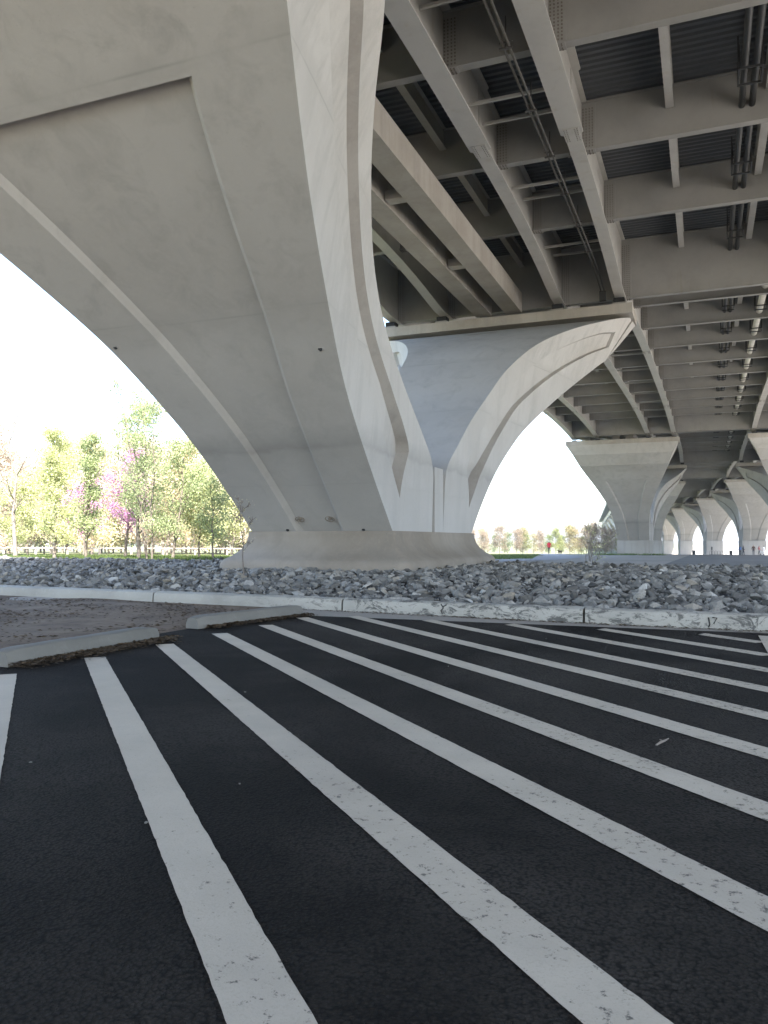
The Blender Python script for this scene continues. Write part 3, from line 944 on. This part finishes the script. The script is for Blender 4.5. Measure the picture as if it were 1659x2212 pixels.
# corrugated deck form bays
def deck_mesh(wd, ln):
    v, f = [], []
    p = 0.40; n = int(ln / p); y = 0.0
    prof = []
    for k in range(n):
        y = k * ln / n; q = ln / n
        prof += [(y, 0.0), (y + q * .32, 0.0), (y + q * .45, 0.1), (y + q * .87, 0.1)]
    prof.append((ln, 0.0))
    for yy, z in prof: v += [(0, yy, z), (wd, yy, z)]
    for i in range(len(prof) - 1): f.append((2 * i, 2 * i + 1, 2 * i + 3, 2 * i + 2))
    return mesh("deck_form_panel", v, f, M['deck'])
DKM = {}
DECKBAYS = [(-20.6, -16.8), (-16.8, -14.2), (-14.2, -11.4), (-11.4, -8.85), (-8.85, -4.95), (-4.95, -1.2), (-1.2, 2.7), (2.7, 6.5), (6.5, 10.4)]
for a, b in zip(FB[:-1], FB[1:]):
    if a < 3 or a > 130: continue
    for (x0, x1) in DECKBAYS:
        key = (round(x1 - x0, 2), round(b - a, 1))
        if key not in DKM: DKM[key] = deck_mesh(*key)
        brl("deck_form_panel", DKM[key], (xat(x0, a), a, ZDECK - 0.01))
# stringers
def stringer_mesh(ln, d=1.0):
    mb = MB(); z1 = ZDECK - 0.03
    mb.box(-0.012, 0.012, 0.05, ln - .05, z1 - d + .03, z1 - .03); mb.box(-0.17, 0.17, 0.05, ln - .05, z1 - d, z1 - d + .03); mb.box(-0.17, 0.17, 0.05, ln - .05, z1 - .03, z1)
    return mb.mesh("stringer", M['steel2'])
STM = {}
for a, b in zip(FB[:-1], FB[1:]):
    if a < 0 or a > 210: continue
    for x in (-14.2, -11.4, -1.2, 2.7):
        key = round(b - a, 1)
        if key not in STM: STM[key] = stringer_mesh(b - a)
        brl("stringer", STM[key], (xat(x, a), a, 0), cs_a(a))
# deck slab with overhangs and parapets, following the curve
def ribbon(name, prof, y0, y1, mat, step=6.0):
    Y = y0; rows = []
    while Y <= y1: rows.append(Y); Y += step
    m = len(prof); v, f = [], []
    for Y in rows: v += [(xat(x, Y), Y, z) for x, z in prof]
    for i in range(len(rows) - 1):
        for k in range(m):
            k2 = (k + 1) % m; f.append((i * m + k, (i + 1) * m + k, (i + 1) * m + k2, i * m + k2))
    f.append(tuple(range(m))); f.append(tuple((len(rows) - 1) * m + k for k in reversed(range(m))))
    me = mesh(name, v, f, mat)
    bm = bmesh.new(); bm.from_mesh(me); bmesh.ops.recalc_face_normals(bm, faces=bm.faces); bm.to_mesh(me); bm.free()
    return me
brl("deck_slab", ribbon("deck_slab", [(-24.3, 21.5), (-20.9, 21.24), (22.6, 21.24), (26.0, 21.5), (26.0, 21.9), (-24.3, 21.9)], -32, 900, M['deck']))
brl("parapet", ribbon("parapet", [(-24.5, 21.4), (-24.32, 21.4), (-24.0, 21.92), (-24.1, 23.1), (-24.5, 23.1)], -32, 900, M['parapet']))
brl("parapet", ribbon("parapet", [(26.2, 21.4), (26.02, 21.4), (25.7, 21.92), (25.8, 23.1), (26.2, 23.1)], -32, 900, M['parapet']))

# light cross struts between the inner pair of girders, mid-bay
mb = MB(); mb.box(0.05, 3.85, -0.06, 0.06, 0, 0.02); mb.box(0.05, 3.85, -0.01, 0.01, 0.02, 0.14)
SM = mb.mesh("brace_strut", M['steel2'])
for a, b in zip(FB[:-1], FB[1:]):
    if 10 < a < 120:
        for t in (0.36, 0.68):
            brl("brace_strut", SM, (xat(-8.85, a), a + (b - a) * t, 19.0 + 0.5 * (t > .5)))
# conduits under the inner bay
def conduit(x, z, y0, y1, r):
    mb = MB(); mb.tube([(x, y0, z), (x, y1 - 4, z), (x + .05, y1 - 1.0, z - 0.45), (x + .05, y1, z - 0.6)], r, 8)
    return brl("conduit", mb.mesh("conduit", M['conduit'], 40))
c0 = conduit(-6.10, 18.02, 6, 53, 0.048); conduit(-5.90, 18.0, 6, 53, 0.048)
CL_M = MB(); CL_M.box(-.22, .22, -.05, .05, -.13, -.09); CL_M.box(-.22, .22, -.03, .03, .09, .12); CL_M.box(-.02, .02, -.02, .02, -.13, 1.0); CL_M = CL_M.mesh("conduit_hanger", M['conduit'])
for Y in (14, 18, 22, 26, 30.2, 34.2, 38.2, 42.4, 46.4): brl("conduit_hanger", CL_M, (-6.0, Y, 18.01))
mb = MB(); mb.box(-.2, .2, -.15, .15, -.3, .3); brl("junction_box", mb.mesh("junction_box", M['pipe_dark']), (-5.95, 52.8, 17.15))
# utility pipes in the wide middle bay
def run_pipe(name, x, z, r, y0, y1, mat, n=10):
    pts = []; Y = y0
    while Y <= y1: pts.append((xat(x, Y), Y, z)); Y += 6
    mb = MB(); mb.tube(pts, r, n); return brl(name, mb.mesh(name, mat, 40))
for x in (1.62, 2.02): run_pipe("utility_pipe", x, 19.6, 0.13, 6, 200, M['pipe_dark'])
run_pipe("drain_pipe", 4.1, 19.4, 0.24, 52, 200, M['pipe_white'], 14)
mb = MB()
for sx in (-.42, .42): mb.box(sx - .03, sx + .03, -.03, .03, -.32, 1.3)
for yy in (-.6, .6):
    for sx in (-.42, .42): mb.box(sx - .03, sx + .03, yy - .03, yy + .03, -.32, 0.6)
    mb.box(-.45, .45, yy - .035, yy + .035, -.36, -.29)
for sx in (-.42, .42): mb.box(sx - .03, sx + .03, -.6, .6, -.34, -.29)
HG = mb.mesh("pipe_hanger", M['pipe_dark'])
for a, b in zip(FB[:-1], FB[1:]):
    if 10 < a < 170:
        ym = (a + b) / 2 + 1.2
        brl("pipe_hanger", HG, (1.82, ym, 19.6))
        if a >= 54: brl("pipe_hanger", HG, (4.1, ym, 19.4))

# ------------------------------------------------------------------ path, road
def road_from(name, pts, wd, mat, dzz=0.02, kind='structure'):
    v, f = [], []
    for i, (x, y) in enumerate(pts):
        x2, y2 = pts[min(i + 1, len(pts) - 1)]; x1, y1 = pts[max(i - 1, 0)]
        d = Vector((x2 - x1, y2 - y1)).normalized(); nrm = Vector((-d.y, d.x))
        for s in (-1, 1):
            px, py = x + nrm.x * wd / 2 * s, y + nrm.y * wd / 2 * s
            v.append((px, py, zg(px, py) + dzz))
    for i in range(len(pts) - 1): f.append((2 * i, 2 * i + 1, 2 * i + 3, 2 * i + 2))
    return tag(link(name, mesh(name, v, f, mat)), kind=kind)
def smooth_path(pts, n=12):
    out = []
    for i in range(len(pts) - 1):
        p0, p1, p2, p3 = [np.array(pts[min(max(k, 0), len(pts) - 1)], float) for k in (i - 1, i, i + 1, i + 2)]
        for j in range(n):
            t = j / n
            out.append(tuple(0.5 * ((2 * p1) + (-p0 + p2) * t + (2 * p0 - 5 * p1 + 4 * p2 - p3) * t * t + (-p0 + 3 * p1 - 3 * p2 + p3) * t ** 3)))
    out.append(tuple(pts[-1]))
    return out
road_from("footpath", smooth_path([at_px(1010, 60), at_px(1080, 66), at_px(1150, 73), at_px(1205, 90), at_px(1210, 112), at_px(1190, 150), at_px(1192, 200), at_px(1235, 260)]), 4.6, M['path'], 0.03)
tag(grid_sheet("service_road", [-2.5, 0, 3, 8, 20, 45, 80], [40, 44, 60, 80, 110, 150, 200, 300, 500], lambda x, y: zg(x, y) + 0.02, M['road']), kind='structure')

# ------------------------------------------------------------------ trees
def wig(p, k, seed): return Vector((noise.noise(Vector((p, seed, 0))) * k, noise.noise(Vector((p, seed, 9))) * k, 0))
def tree_meshes(seed, h, spread, leaf, nleaf, lsize, bark='bark', trunk_r=None, low=0.25, conical=False, stems=1, bare=0.0):
    """h, spread in metres ; returns trunk mesh and crown mesh"""
    rnd = random.Random(seed)
    tb = MB(); tips = []
    tr = trunk_r or h * 0.014
    def limb(p, d, ln, r, lvl):
        pts = [p.copy()]; rr = [r]; n = 5 if lvl < 2 else 3
        q = p.copy()
        for i in range(n):
            d = (d + Vector((rnd.gauss(0, .12), rnd.gauss(0, .12), rnd.gauss(0.05, .07)))).normalized()
            q = q + d * ln / n; pts.append(q.copy()); rr.append(max(0.004, r * (1 - 0.75 * (i + 1) / n)))
            if lvl >= 1: tips.append((q.copy(), lvl))
        tb.tube(pts, rr, 6 if lvl < 2 else 4, cap=False)
        if lvl < 3:
            kids = (rnd.randint(3, 4) if lvl == 1 else rnd.randint(2, 3))
            for k in range(kids):
                t = rnd.uniform(0.35, 1.0); i = min(n, max(1, int(t * n)))
                a = rnd.uniform(0, 6.28)
                side = Vector((math.cos(a), math.sin(a), rnd.uniform(0.1, 0.7)))
                limb(pts[i], (d * 0.7 + side * 0.7).normalized(), ln * rnd.uniform(0.4, 0.62), rr[i] * 0.7, lvl + 1)
    for sidx in range(stems):
        base = Vector((rnd.gauss(0, .12), rnd.gauss(0, .12), -0.15)) if stems > 1 else Vector((0, 0, -0.15))
        lean = Vector((rnd.gauss(0, .05), rnd.gauss(0, .05), 0)) * (3 if stems > 1 else 1)
        pts, rr = [], []
        n = 9
        for i in range(n + 1):
            t = i / n
            p = base + Vector((0, 0, h * t * 0.97)) + lean * h * t + Vector((rnd.gauss(0, .012 * h), rnd.gauss(0, .012 * h), 0)) * min(1, t * 2)
            pts.append(p); rr.append(max(0.008, tr * (1 - 0.9 * t)))
        tb.tube(pts, rr, 8, cap=False)
        nl = int(9 + h * 0.9) // (1 if stems == 1 else 2)
        for k in range(nl):
            t = low + (1 - low) * (k + rnd.random()) / nl; t = min(t, 0.97)
            i = min(n - 1, int(t * n)); p = pts[i].lerp(pts[i + 1], t * n - i)
            a = k * 2.4 + rnd.uniform(-.6, .6)
            prof = (1 - t) * 1.25 + 0.1 if conical else math.sin(math.pi * min(1, (t - low) / (1 - low) * 0.8 + 0.18)) 
            ln = spread * (0.35 + 0.65 * prof) * rnd.uniform(0.6, 1.1)
            up = rnd.uniform(0.25, 0.8) + 0.5 * t
            limb(p, Vector((math.cos(a), math.sin(a), up)).normalized(), ln, rr[i] * 0.5, 1)
        tips.append((pts[-1], 2))
    trunk = mesh("trunk", tb.v, tb.f, M[bark], 60, unit=1)
    if nleaf <= 0: return trunk, None
    v = []; 
    npt = len(tips)
    keep = [q for q in tips if rnd.random() > bare]
    for _ in range(nleaf):
        c, lv = keep[rnd.randrange(len(keep))]
        o = c + Vector((rnd.gauss(0, 1), rnd.gauss(0, 1), rnd.gauss(0, 0.8))) * (lsize * 3.4)
        a = Vector((rnd.gauss(0, 1), rnd.gauss(0, 1), rnd.gauss(0, 1))).normalized()
        b = a.cross(Vector((rnd.gauss(0, 1), rnd.gauss(0, 1), rnd.gauss(0, 1)))).normalized()
        s = lsize * rnd.uniform(0.5, 1.2)
        v += [tuple(o - a * s), tuple(o + b * s * .5), tuple(o + a * s), tuple(o - b * s * .5)]
    f = [(4 * i, 4 * i + 1, 4 * i + 2, 4 * i + 3) for i in range(nleaf)]
    return trunk, mesh("crown", v, f, M[leaf], unit=1)
def plant(name, tm, X, Y, label, cat="tree", group=None, rz=0.0, sc=1.0, dzz=0.0):
    o = empty(name, (X, Y, zg(X, Y) + dzz), rz)
    o.scale = (sc, sc, sc)
    tag(o, label, cat, group)
    t, c = tm
    a = bpy.data.objects.new("trunk", t); col.objects.link(a); a.parent = o
    if c:
        a = bpy.data.objects.new("crown", c); col.objects.link(a); a.parent = o
    return o
near_trees = [  # px column, depth, height m, spread, leaf, nleaf, leafsize, kind label, kwargs
    (35, 62, 8.6, 2.6, 'leaf_tan', 500, .10, "tall nearly bare grey tree at the edge of the grass strip", dict(bare=.3, low=.3)),
    (118, 56, 6.4, 1.3, 'leaf_spring', 5200, .10, "slender fresh green tree beside the nearly bare tall tree", dict(conical=True, low=.12)),
    (185, 60, 6.4, 1.2, 'leaf_green', 5200, .10, "narrow cone-shaped green tree next to the pink redbud", dict(conical=True, low=.15)),
    (30, 70, 4.6, 1.9, 'leaf_spring', 5600, .11, "low rounded yellow-green tree under the bare tall tree", dict(low=.1)),
    (270, 64, 6.0, 1.6, 'leaf_pink', 3800, .10, "redbud in full pink blossom between the green saplings", dict(low=.25)),
    (180, 74, 4.6, 1.9, 'leaf_pink', 2800, .11, "paler spreading redbud behind the cone-shaped tree", dict(low=.2)),
    (300, 58, 7.7, 1.9, 'leaf_green', 5200, .10, "tall loose green tree with a thin grey top behind the redbud", dict(low=.18)),
    (325, 55, 8.6, 1.5, 'leaf_green', 3600, .09, "tallest sapling of the strip with several thin dark stems", dict(low=.12, stems=3, trunk_r=.05)),
    (372, 58, 6.2, 1.4, 'leaf_green', 3000, .10, "upright green tree next to the many-stemmed tall sapling", dict(low=.15)),
    (430, 62, 4.6, 1.6, 'leaf_spring', 5600, .11, "rounded bright green tree near the pier's flared plinth", dict(low=.12)),
    (462, 57, 4.4, 1.0, 'leaf_green', 1800, .10, "small dark green sapling near the pier's flared plinth", dict(low=.2)),
]
for i, (xd, dd, h, sp, lf, nl, ls, lab, kw) in enumerate(near_trees):
    X, Y = at_px(xd, dd)
    nl, ls = int(nl * 1.7), ls * 0.68
    plant("tree", tree_meshes(300 + i, h, sp, lf, nl, ls, 'bark_pale' if i in (0,) else 'bark', **kw), X, Y, lab)
# saplings growing out of the riprap
X, Y = at_px(528, 25.2)
plant("sapling", tree_meshes(61, 1.75, 0.42, 'leaf_gold', 90, .022, 'bark', trunk_r=.018, low=.35), X, Y, "thin leafless sapling growing in front of the pier's flared plinth", "sapling", dzz=0.3)
for k, (xd, dd, h) in enumerate(((1270, 60, 2.2), (1284, 56, 1.7))):
    X, Y = at_px(xd, dd)
    plant("sapling", tree_meshes(70 + k, h, 0.9, 'leaf_spring', 320, .04, 'bark', trunk_r=.02, low=.1, stems=3), X, Y,
          ["loose budding shrub at the far edge of the riprap by the footpath", "lower budding shrub at the riprap edge by the footpath"][k], "shrub")
# woodland belt behind the strip and across the meadow
belt = [tree_meshes(500 + i, h, sp, lf, 7500, .13, 'bark_pale', low=.05) for i, (h, sp, lf) in enumerate(((9, 3.2, 'leaf_spring'), (9, 3, 'leaf_gold'), (10, 3, 'leaf_tan'), (8, 3, 'leaf_green'), (9, 3.4, 'leaf_tan')))]
bl = ["yellow-green tree of the woodland belt behind the grass strip", "golden budding tree of the woodland belt behind the grass strip", "tan budding tree of the woodland belt behind the grass strip", "darker green tree of the woodland belt behind the grass strip", "broad tan budding tree of the woodland belt behind the grass strip"]
random.seed(77)
for i in range(54):
    xd = -40 + 640 * (i + random.random()) / 54; dd = random.uniform(98, 150); k = random.randrange(5)
    X, Y = at_px(xd, dd)
    plant("belt_tree", belt[k], X, Y, bl[k], "tree", "woodland belt behind the grass strip", random.uniform(0, 6.28), random.uniform(0.75, 1.12))
farm = [tree_meshes(560 + i, h, sp, lf, 3000, .2, 'bark', low=.08) for i, (h, sp, lf) in enumerate(((9, 3.2, 'far_spring'), (9, 3, 'far_gold'), (10, 3, 'far_tan'), (8, 3, 'far_green'), (8, 3.6, 'far_tan')))]
fl = ["pale yellow-green tree in the far tree line beyond the footpath", "golden tree in the far tree line beyond the footpath", "tan tree in the far tree line beyond the footpath", "darker green tree in the far tree line beyond the footpath", "broad tan tree in the far tree line beyond the footpath"]
for i in range(34):
    xd = 1000 + 360 * (i + random.random()) / 34; dd = random.uniform(250, 330); k = random.randrange(5)
    X, Y = at_px(xd, dd)
    plant("far_tree", farm[k], X, Y, fl[k], "tree", "far tree line beyond the footpath", random.uniform(0, 6.28), random.uniform(0.4, 0.72))

# grass along the strip and lawn by the footpath
random.seed(8)
def blades(name, fn, n, hgt, label=None):
    v, f = [], []
    for i in range(n):
        x, y = fn(); z = zg(x, y); a = random.uniform(0, 6.28); hh = hgt * random.uniform(.4, 1.2) / S; wv = 0.03 / S
        dx, dy = math.cos(a) * wv, math.sin(a) * wv; lx, ly = random.gauss(0, .25) * hh, random.gauss(0, .25) * hh
        b = len(v); v += [(x - dx, y - dy, z - .02), (x + dx, y + dy, z - .02), (x + lx, y + ly, z + hh)]; f.append((b, b + 1, b + 2))
    return tag(link(name, mesh(name, v, f, M['grass'])), label, None, None, 'stuff')
def g1():
    xd = random.uniform(-30, 500); return at_px(xd, random.uniform(54, 76))
blades("grass", g1, 24000, 0.24, "sunlit grass between the riprap and the trees")
def g2():
    dd = random.uniform(76, 135); return at_px(random.uniform(1040, 1150 + (dd - 76) * 0.3), dd)
blades("lawn_grass", g2, 5000, 0.1, "short green lawn beside the footpath")
def g3():
    c = random.choice((1300, 1325, 1350, 1362, 1395, 1420)); return at_px(random.gauss(c, 9), random.uniform(128, 138))
blades("weeds", g3, 1300, 0.22, "green weeds at the foot of the pier beside the footpath")

# post and rail fence behind the strip
fe = empty("rail_fence", (*at_px(240, 78), 0))
tag(fe, "low pale post and rail fence behind the grass strip trees", "fence")
ax, ay = at_px(-60, 78); bx, by = at_px(560, 78); cx_, cy_ = at_px(240, 78)
for k in range(10):
    t = k / 9; x, y = ax + (bx - ax) * t - cx_, ay + (by - ay) * t - cy_
    mb = MB(); z = zg(x + cx_, y + cy_); mb.box(x - .07, x + .07, y - .07, y + .07, z - .1, z + .93); mb.build("post", M['rail'], fe)
for k in range(18):
    x0, y0 = ax + (bx - ax) * k / 18 - cx_, ay + (by - ay) * k / 18 - cy_; x1, y1 = ax + (bx - ax) * (k + 1) / 18 - cx_, ay + (by - ay) * (k + 1) / 18 - cy_
    for zz in (0.9,):
        z0, z1 = zg(x0 + cx_, y0 + cy_) + zz, zg(x1 + cx_, y1 + cy_) + zz
        mb = MB(); mb.add([(x0, y0 - .15, z0 - .05), (x1, y1 - .15, z1 - .05), (x1, y1 - .15, z1 + .05), (x0, y0 - .15, z0 + .05), (x0, y0 - .1, z0 - .05), (x1, y1 - .1, z1 - .05), (x1, y1 - .1, z1 + .05), (x0, y0 - .1, z0 + .05)],
                          [(0, 1, 2, 3), (7, 6, 5, 4), (0, 4, 5, 1), (3, 2, 6, 7), (0, 3, 7, 4), (1, 5, 6, 2)])
        mb.build("rail", M['rail'], fe)
# sunlit sandy verge behind the first trees
v, f = [], []
for k in range(14):
    xd = -120 + 720 * k / 13
    for dd in (73 + 2 * math.sin(k), 96):
        x, y = at_px(xd, dd); v.append((x, y, zg(x, y) + 0.03))
for k in range(13): f.append((2 * k, 2 * k + 2, 2 * k + 3, 2 * k + 1))
tag(link("sandy_verge", mesh("sandy_verge", v, f, M['sand'])), kind='structure')

# repair patch on the upper face of the far arm
i = 96 + S0
c = Vector((0.2, Q[i][4], Q[i][5])); t1 = Vector((0, Q[i + 3][4] - Q[i - 3][4], Q[i + 3][5] - Q[i - 3][5])).normalized(); nn = Vector((0, -t1.z, t1.y))
mb = MB(); P4 = [(-0.95, -0.55), (0.75, -0.5), (1.0, 0.5), (-0.6, 0.45)]
vs = [tuple(c + Vector((a, 0, 0)) + t1 * b + nn * 0.015) for a, b in P4] + [tuple(c + Vector((a, 0, 0)) + t1 * b - nn * 0.1) for a, b in P4]
mb.add(vs, [(3, 2, 1, 0), (0, 1, 5, 4), (1, 2, 6, 5), (2, 3, 7, 6), (3, 0, 4, 7)])
mb.build("repair_patch", M['tie'], pA)

# ------------------------------------------------------------------ people
def figure_mesh(joints, bones, rad, matf, mats):
    me = bpy.data.meshes.new("person")
    me.from_pydata([joints[k] for k in joints], [(list(joints).index(a), list(joints).index(b)) for a, b in bones], [])
    o = bpy.data.objects.new("tmp", me); col.objects.link(o)
    m = o.modifiers.new("skin", 'SKIN'); m.use_smooth_shade = True
    for i, k in enumerate(joints):
        r = rad[k]; sv = me.skin_vertices[0].data[i]
        sv.radius = r if isinstance(r, tuple) else (r, r)
        sv.use_root = (k == 'pelvis')
    sb = o.modifiers.new("sub", 'SUBSURF'); sb.levels = 2; sb.render_levels = 2
    dg = bpy.context.evaluated_depsgraph_get(); dg.update()
    out = bpy.data.meshes.new_from_object(o.evaluated_get(dg))
    bpy.data.objects.remove(o)
    out.materials.clear()
    for mm in mats: out.materials.append(mm)
    for p in out.polygons: p.material_index = matf(p.center); p.use_smooth = True
    return out
def person_mesh(h=1.72, stride=0.22, top=M['red'], legs=M['darkcloth'], swing=0.12):
    k = h / 1.75
    J = dict(pelvis=(0, 0, .95), waist=(0, 0.01, 1.1), chest=(0, 0, 1.33), neck=(0, 0.0, 1.5), head=(0, 0.02, 1.6), crown=(0, 0.02, 1.7),
             hl=(-.10, 0, .9), kl=(-.10, stride * .55 + .03, .5), al=(-.10, stride, .09), tl=(-.11, stride + .15, .04),
             hr=(.10, 0, .9), kr=(.10, -stride * .3, .5), ar=(.10, -stride, .12), tr=(.11, -stride + .14, .04),
             sl=(-.19, 0, 1.42), el=(-.26, -swing * .6, 1.15), wl=(-.25, swing * .2, .93), fl=(-.25, swing * .4, .82),
             sr=(.19, 0, 1.42), er=(.26, swing * .3, 1.15), wr=(.25, swing, .94), fr=(.245, swing * 1.2, .83))
    J = {a: tuple(x * k for x in b) for a, b in J.items()}
    B = [('pelvis', 'waist'), ('waist', 'chest'), ('chest', 'neck'), ('neck', 'head'), ('head', 'crown'), ('pelvis', 'hl'), ('hl', 'kl'), ('kl', 'al'), ('al', 'tl'),
         ('pelvis', 'hr'), ('hr', 'kr'), ('kr', 'ar'), ('ar', 'tr'), ('chest', 'sl'), ('sl', 'el'), ('el', 'wl'), ('wl', 'fl'), ('chest', 'sr'), ('sr', 'er'), ('er', 'wr'), ('wr', 'fr')]
    Rd = dict(pelvis=(.15, .115), waist=(.15, .11), chest=(.17, .12), neck=.06, head=(.085, .1), crown=(.07, .08), hl=.09, kl=.062, al=.045, tl=.035, hr=.09, kr=.062, ar=.045, tr=.035,
              sl=.07, el=.05, wl=.038, fl=.035, sr=.07, er=.05, wr=.038, fr=.035)
    Rd = {a: (tuple(x * k for x in b) if isinstance(b, tuple) else b * k) for a, b in Rd.items()}
    def mf(c):
        z = c.z / k
        if z > 1.53: return 3 if (z > 1.64 or c.y < 0.04 * k) else 2
        if z < 0.93 and abs(c.x) > 0.2 * k: return 2
        if z > 0.9: return 0
        return 1
    return figure_mesh(J, B, Rd, mf, [top, legs, M['skin'], M['hair']])
def place(name, me, xd, dd, label, cat, rz=0.0, group=None, dzz=0.0, sc=1.0):
    X, Y = at_px(xd, dd)
    o = link(name, me, None, (X, Y, zg(X, Y) + dzz), rz)
    o.scale = (sc, sc, sc)
    return tag(o, label, cat, group)
place("person", person_mesh(), 1186, 156, "person in a red jacket and dark trousers walking away along the footpath", "person", R(8), dzz=0.03)
place("person", person_mesh(1.66, .1, M['bluecloth'], M['darkcloth'], .3), 1598, 205, "person in a pale blue top standing beside someone in dark clothes under the bridge", "person", R(120))
place("person", person_mesh(1.72, .12, M['darkcloth'], M['darkcloth'], .25), 1605, 205.5, "person in dark clothes standing close to the person in a blue top", "person", R(-100))
place("person", person_mesh(1.76, .12, M['brown'], M['darkcloth'], .05), 1627, 203, "person in a brown jacket standing alone on the paved passage", "person", R(170))
place("person", person_mesh(1.68, .2, M['pinkcloth'], M['darkcloth'], .3), 1639, 201, "person in a pink top pushing a white stroller", "person", R(-90))
place("person", person_mesh(1.66, .12, M['whitecloth'], M['whitecloth'], .2), 1649, 200, "person dressed in white next to the stroller", "person", R(60))
# stroller
st_o = empty("stroller", (*at_px(1644.5, 200.6), zg(0, at_px(1644.5, 200.6)[1])))
tag(st_o, "small white stroller pushed by the person in pink", "stroller")
mb = MB(); mb.add([(-.35, -.25, .45), (.35, -.25, .45), (.4, .25, .5), (-.35, .25, .45), (-.45, -.28, .95), (.1, -.28, 1.0), (.1, .28, 1.0), (-.45, .28, .95)],
                  [(0, 3, 2, 1), (4, 5, 6, 7), (0, 1, 5, 4), (1, 2, 6, 5), (2, 3, 7, 6), (3, 0, 4, 7)]); mb.build("seat", M['whitecloth'], st_o)
for wx in (-.35, .4):
    for wy in (-.28, .28):
        mb = MB(); mb.tube([(wx, wy - .03, .17), (wx, wy + .03, .17)], .17, 12); mb.build("wheel", M['black'], st_o)
mb = MB(); mb.tube([(-.35, -.25, .3), (-.3, -.25, .9), (-.75, -.25, 1.35), (-.75, .25, 1.35), (-.3, .25, .9), (-.35, .25, .3)], .02, 6); mb.build("handle", M['pipe_dark'], st_o)
# dog beside the path
def dog_mesh():
    J = dict(pelvis=(0, -.22, .36), mid=(0, 0, .35), chest=(0, .2, .37), neck=(0, .3, .47), head=(0, .37, .54), nose=(0, .48, .5), tail=(0, -.33, .42), tip=(0, -.44, .52),
             fl=(-.07, .2, .2), pl=(-.07, .2, .03), fr=(.07, .2, .2), pr=(.07, .22, .03), hl=(-.08, -.18, .24), kl=(-.08, -.28, .14), ql=(-.08, -.24, .03), hr=(.08, -.18, .24), kr=(.08, -.28, .14), qr=(.08, -.24, .03))
    B = [('pelvis', 'mid'), ('mid', 'chest'), ('chest', 'neck'), ('neck', 'head'), ('head', 'nose'), ('pelvis', 'tail'), ('tail', 'tip'), ('chest', 'fl'), ('fl', 'pl'), ('chest', 'fr'), ('fr', 'pr'), ('pelvis', 'hl'), ('hl', 'kl'), ('kl', 'ql'), ('pelvis', 'hr'), ('hr', 'kr'), ('kr', 'qr')]
    Rd = dict(pelvis=.1, mid=.1, chest=.125, neck=.08, head=.08, nose=.035, tail=.03, tip=.015, fl=.04, pl=.03, fr=.04, pr=.03, hl=.05, kl=.03, ql=.025, hr=.05, kr=.03, qr=.025)
    return figure_mesh(J, B, Rd, lambda c: 0, [M['fur']])
place("dog", dog_mesh(), 1209, 160, "small brown dog at the edge of the footpath ahead of the walker", "dog", R(50), dzz=0.02)

# bike rack, bins and post on the paved passage
bk = empty("bike_rack", (*at_px(1550, 265), zg(0, at_px(1550, 265)[1])))
tag(bk, "row of dark hoop bike stands on the paved passage", "bike rack")
for k in range(7):
    mb = MB(); x = -2.6 + k * 0.85
    mb.tube([(x, 0, 0), (x, 0, 1.1), (x + .1, 0, 1.25), (x + .55, 0, 1.25), (x + .65, 0, 1.1), (x + .65, 0, 0)], .05, 6); mb.build("hoop", M['pipe_dark'], bk)
mb = MB(); mb.box(-2.7, 3.2, -.05, .05, 0.05, 0.12); mb.build("base_rail", M['pipe_dark'], bk)
pt = empty("sign_post", (*at_px(1537, 258), zg(0, at_px(1537, 258)[1])))
tag(pt, "dark upright post standing beside the hoop bike stands", "post")
mb = MB(); mb.box(-.1, .1, -.1, .1, 0, 2.6); mb.build("post", M['pipe_dark'], pt)
mb = MB(); mb.box(-.16, .16, -.16, .16, 0, 0.15); mb.build("foot_plate", M['pipe_dark'], pt)
mb = MB(); mb.box(-.22, .22, -.13, -.1, 1.6, 2.5); mb.build("notice_board", M['pipe_dark'], pt)
for xd, lab in ((1498, "black litter bin standing by the far piers, away from the bike stands"), (1578, "black litter bin next to the hoop bike stands")):
    bn = empty("litter_bin", (*at_px(xd, 260), zg(0, at_px(xd, 260)[1])))
    tag(bn, lab, "bin", "litter bins on the passage")
    mb = MB(); mb.tube([(0, 0, 0), (0, 0, .1), (0, 0, 1.25)], [.42, .46, .5], 12); mb.build("body", M['pipe_dark'], bn, smooth=40)
    mb = MB(); mb.tube([(0, 0, 1.25), (0, 0, 1.33), (0, 0, 1.42)], [.53, .53, .3], 12); mb.build("lid", M['black'], bn, smooth=40)
# ------------------------------------------------------------------ hazy spring air
hz = bpy.data.materials.new("haze"); hz.use_nodes = True
ht = hz.node_tree; ht.nodes.clear()
pv = ht.nodes.new("ShaderNodeVolumePrincipled"); pv.inputs["Density"].default_value = 0.0004; pv.inputs["Color"].default_value = (0.95, 0.96, 1.0, 1); pv.inputs["Anisotropy"].default_value = 0.2
mo = ht.nodes.new("ShaderNodeOutputMaterial"); ht.links.new(pv.outputs[0], mo.inputs["Volume"])
mb = MB(); mb.box(-3400, 3400, -2800, 5400, -9.5, 25)
tag(mb.build("haze", hz), "thin pale spring haze under and around the bridge", None, None, 'stuff')
print("built", len(bpy.data.objects))
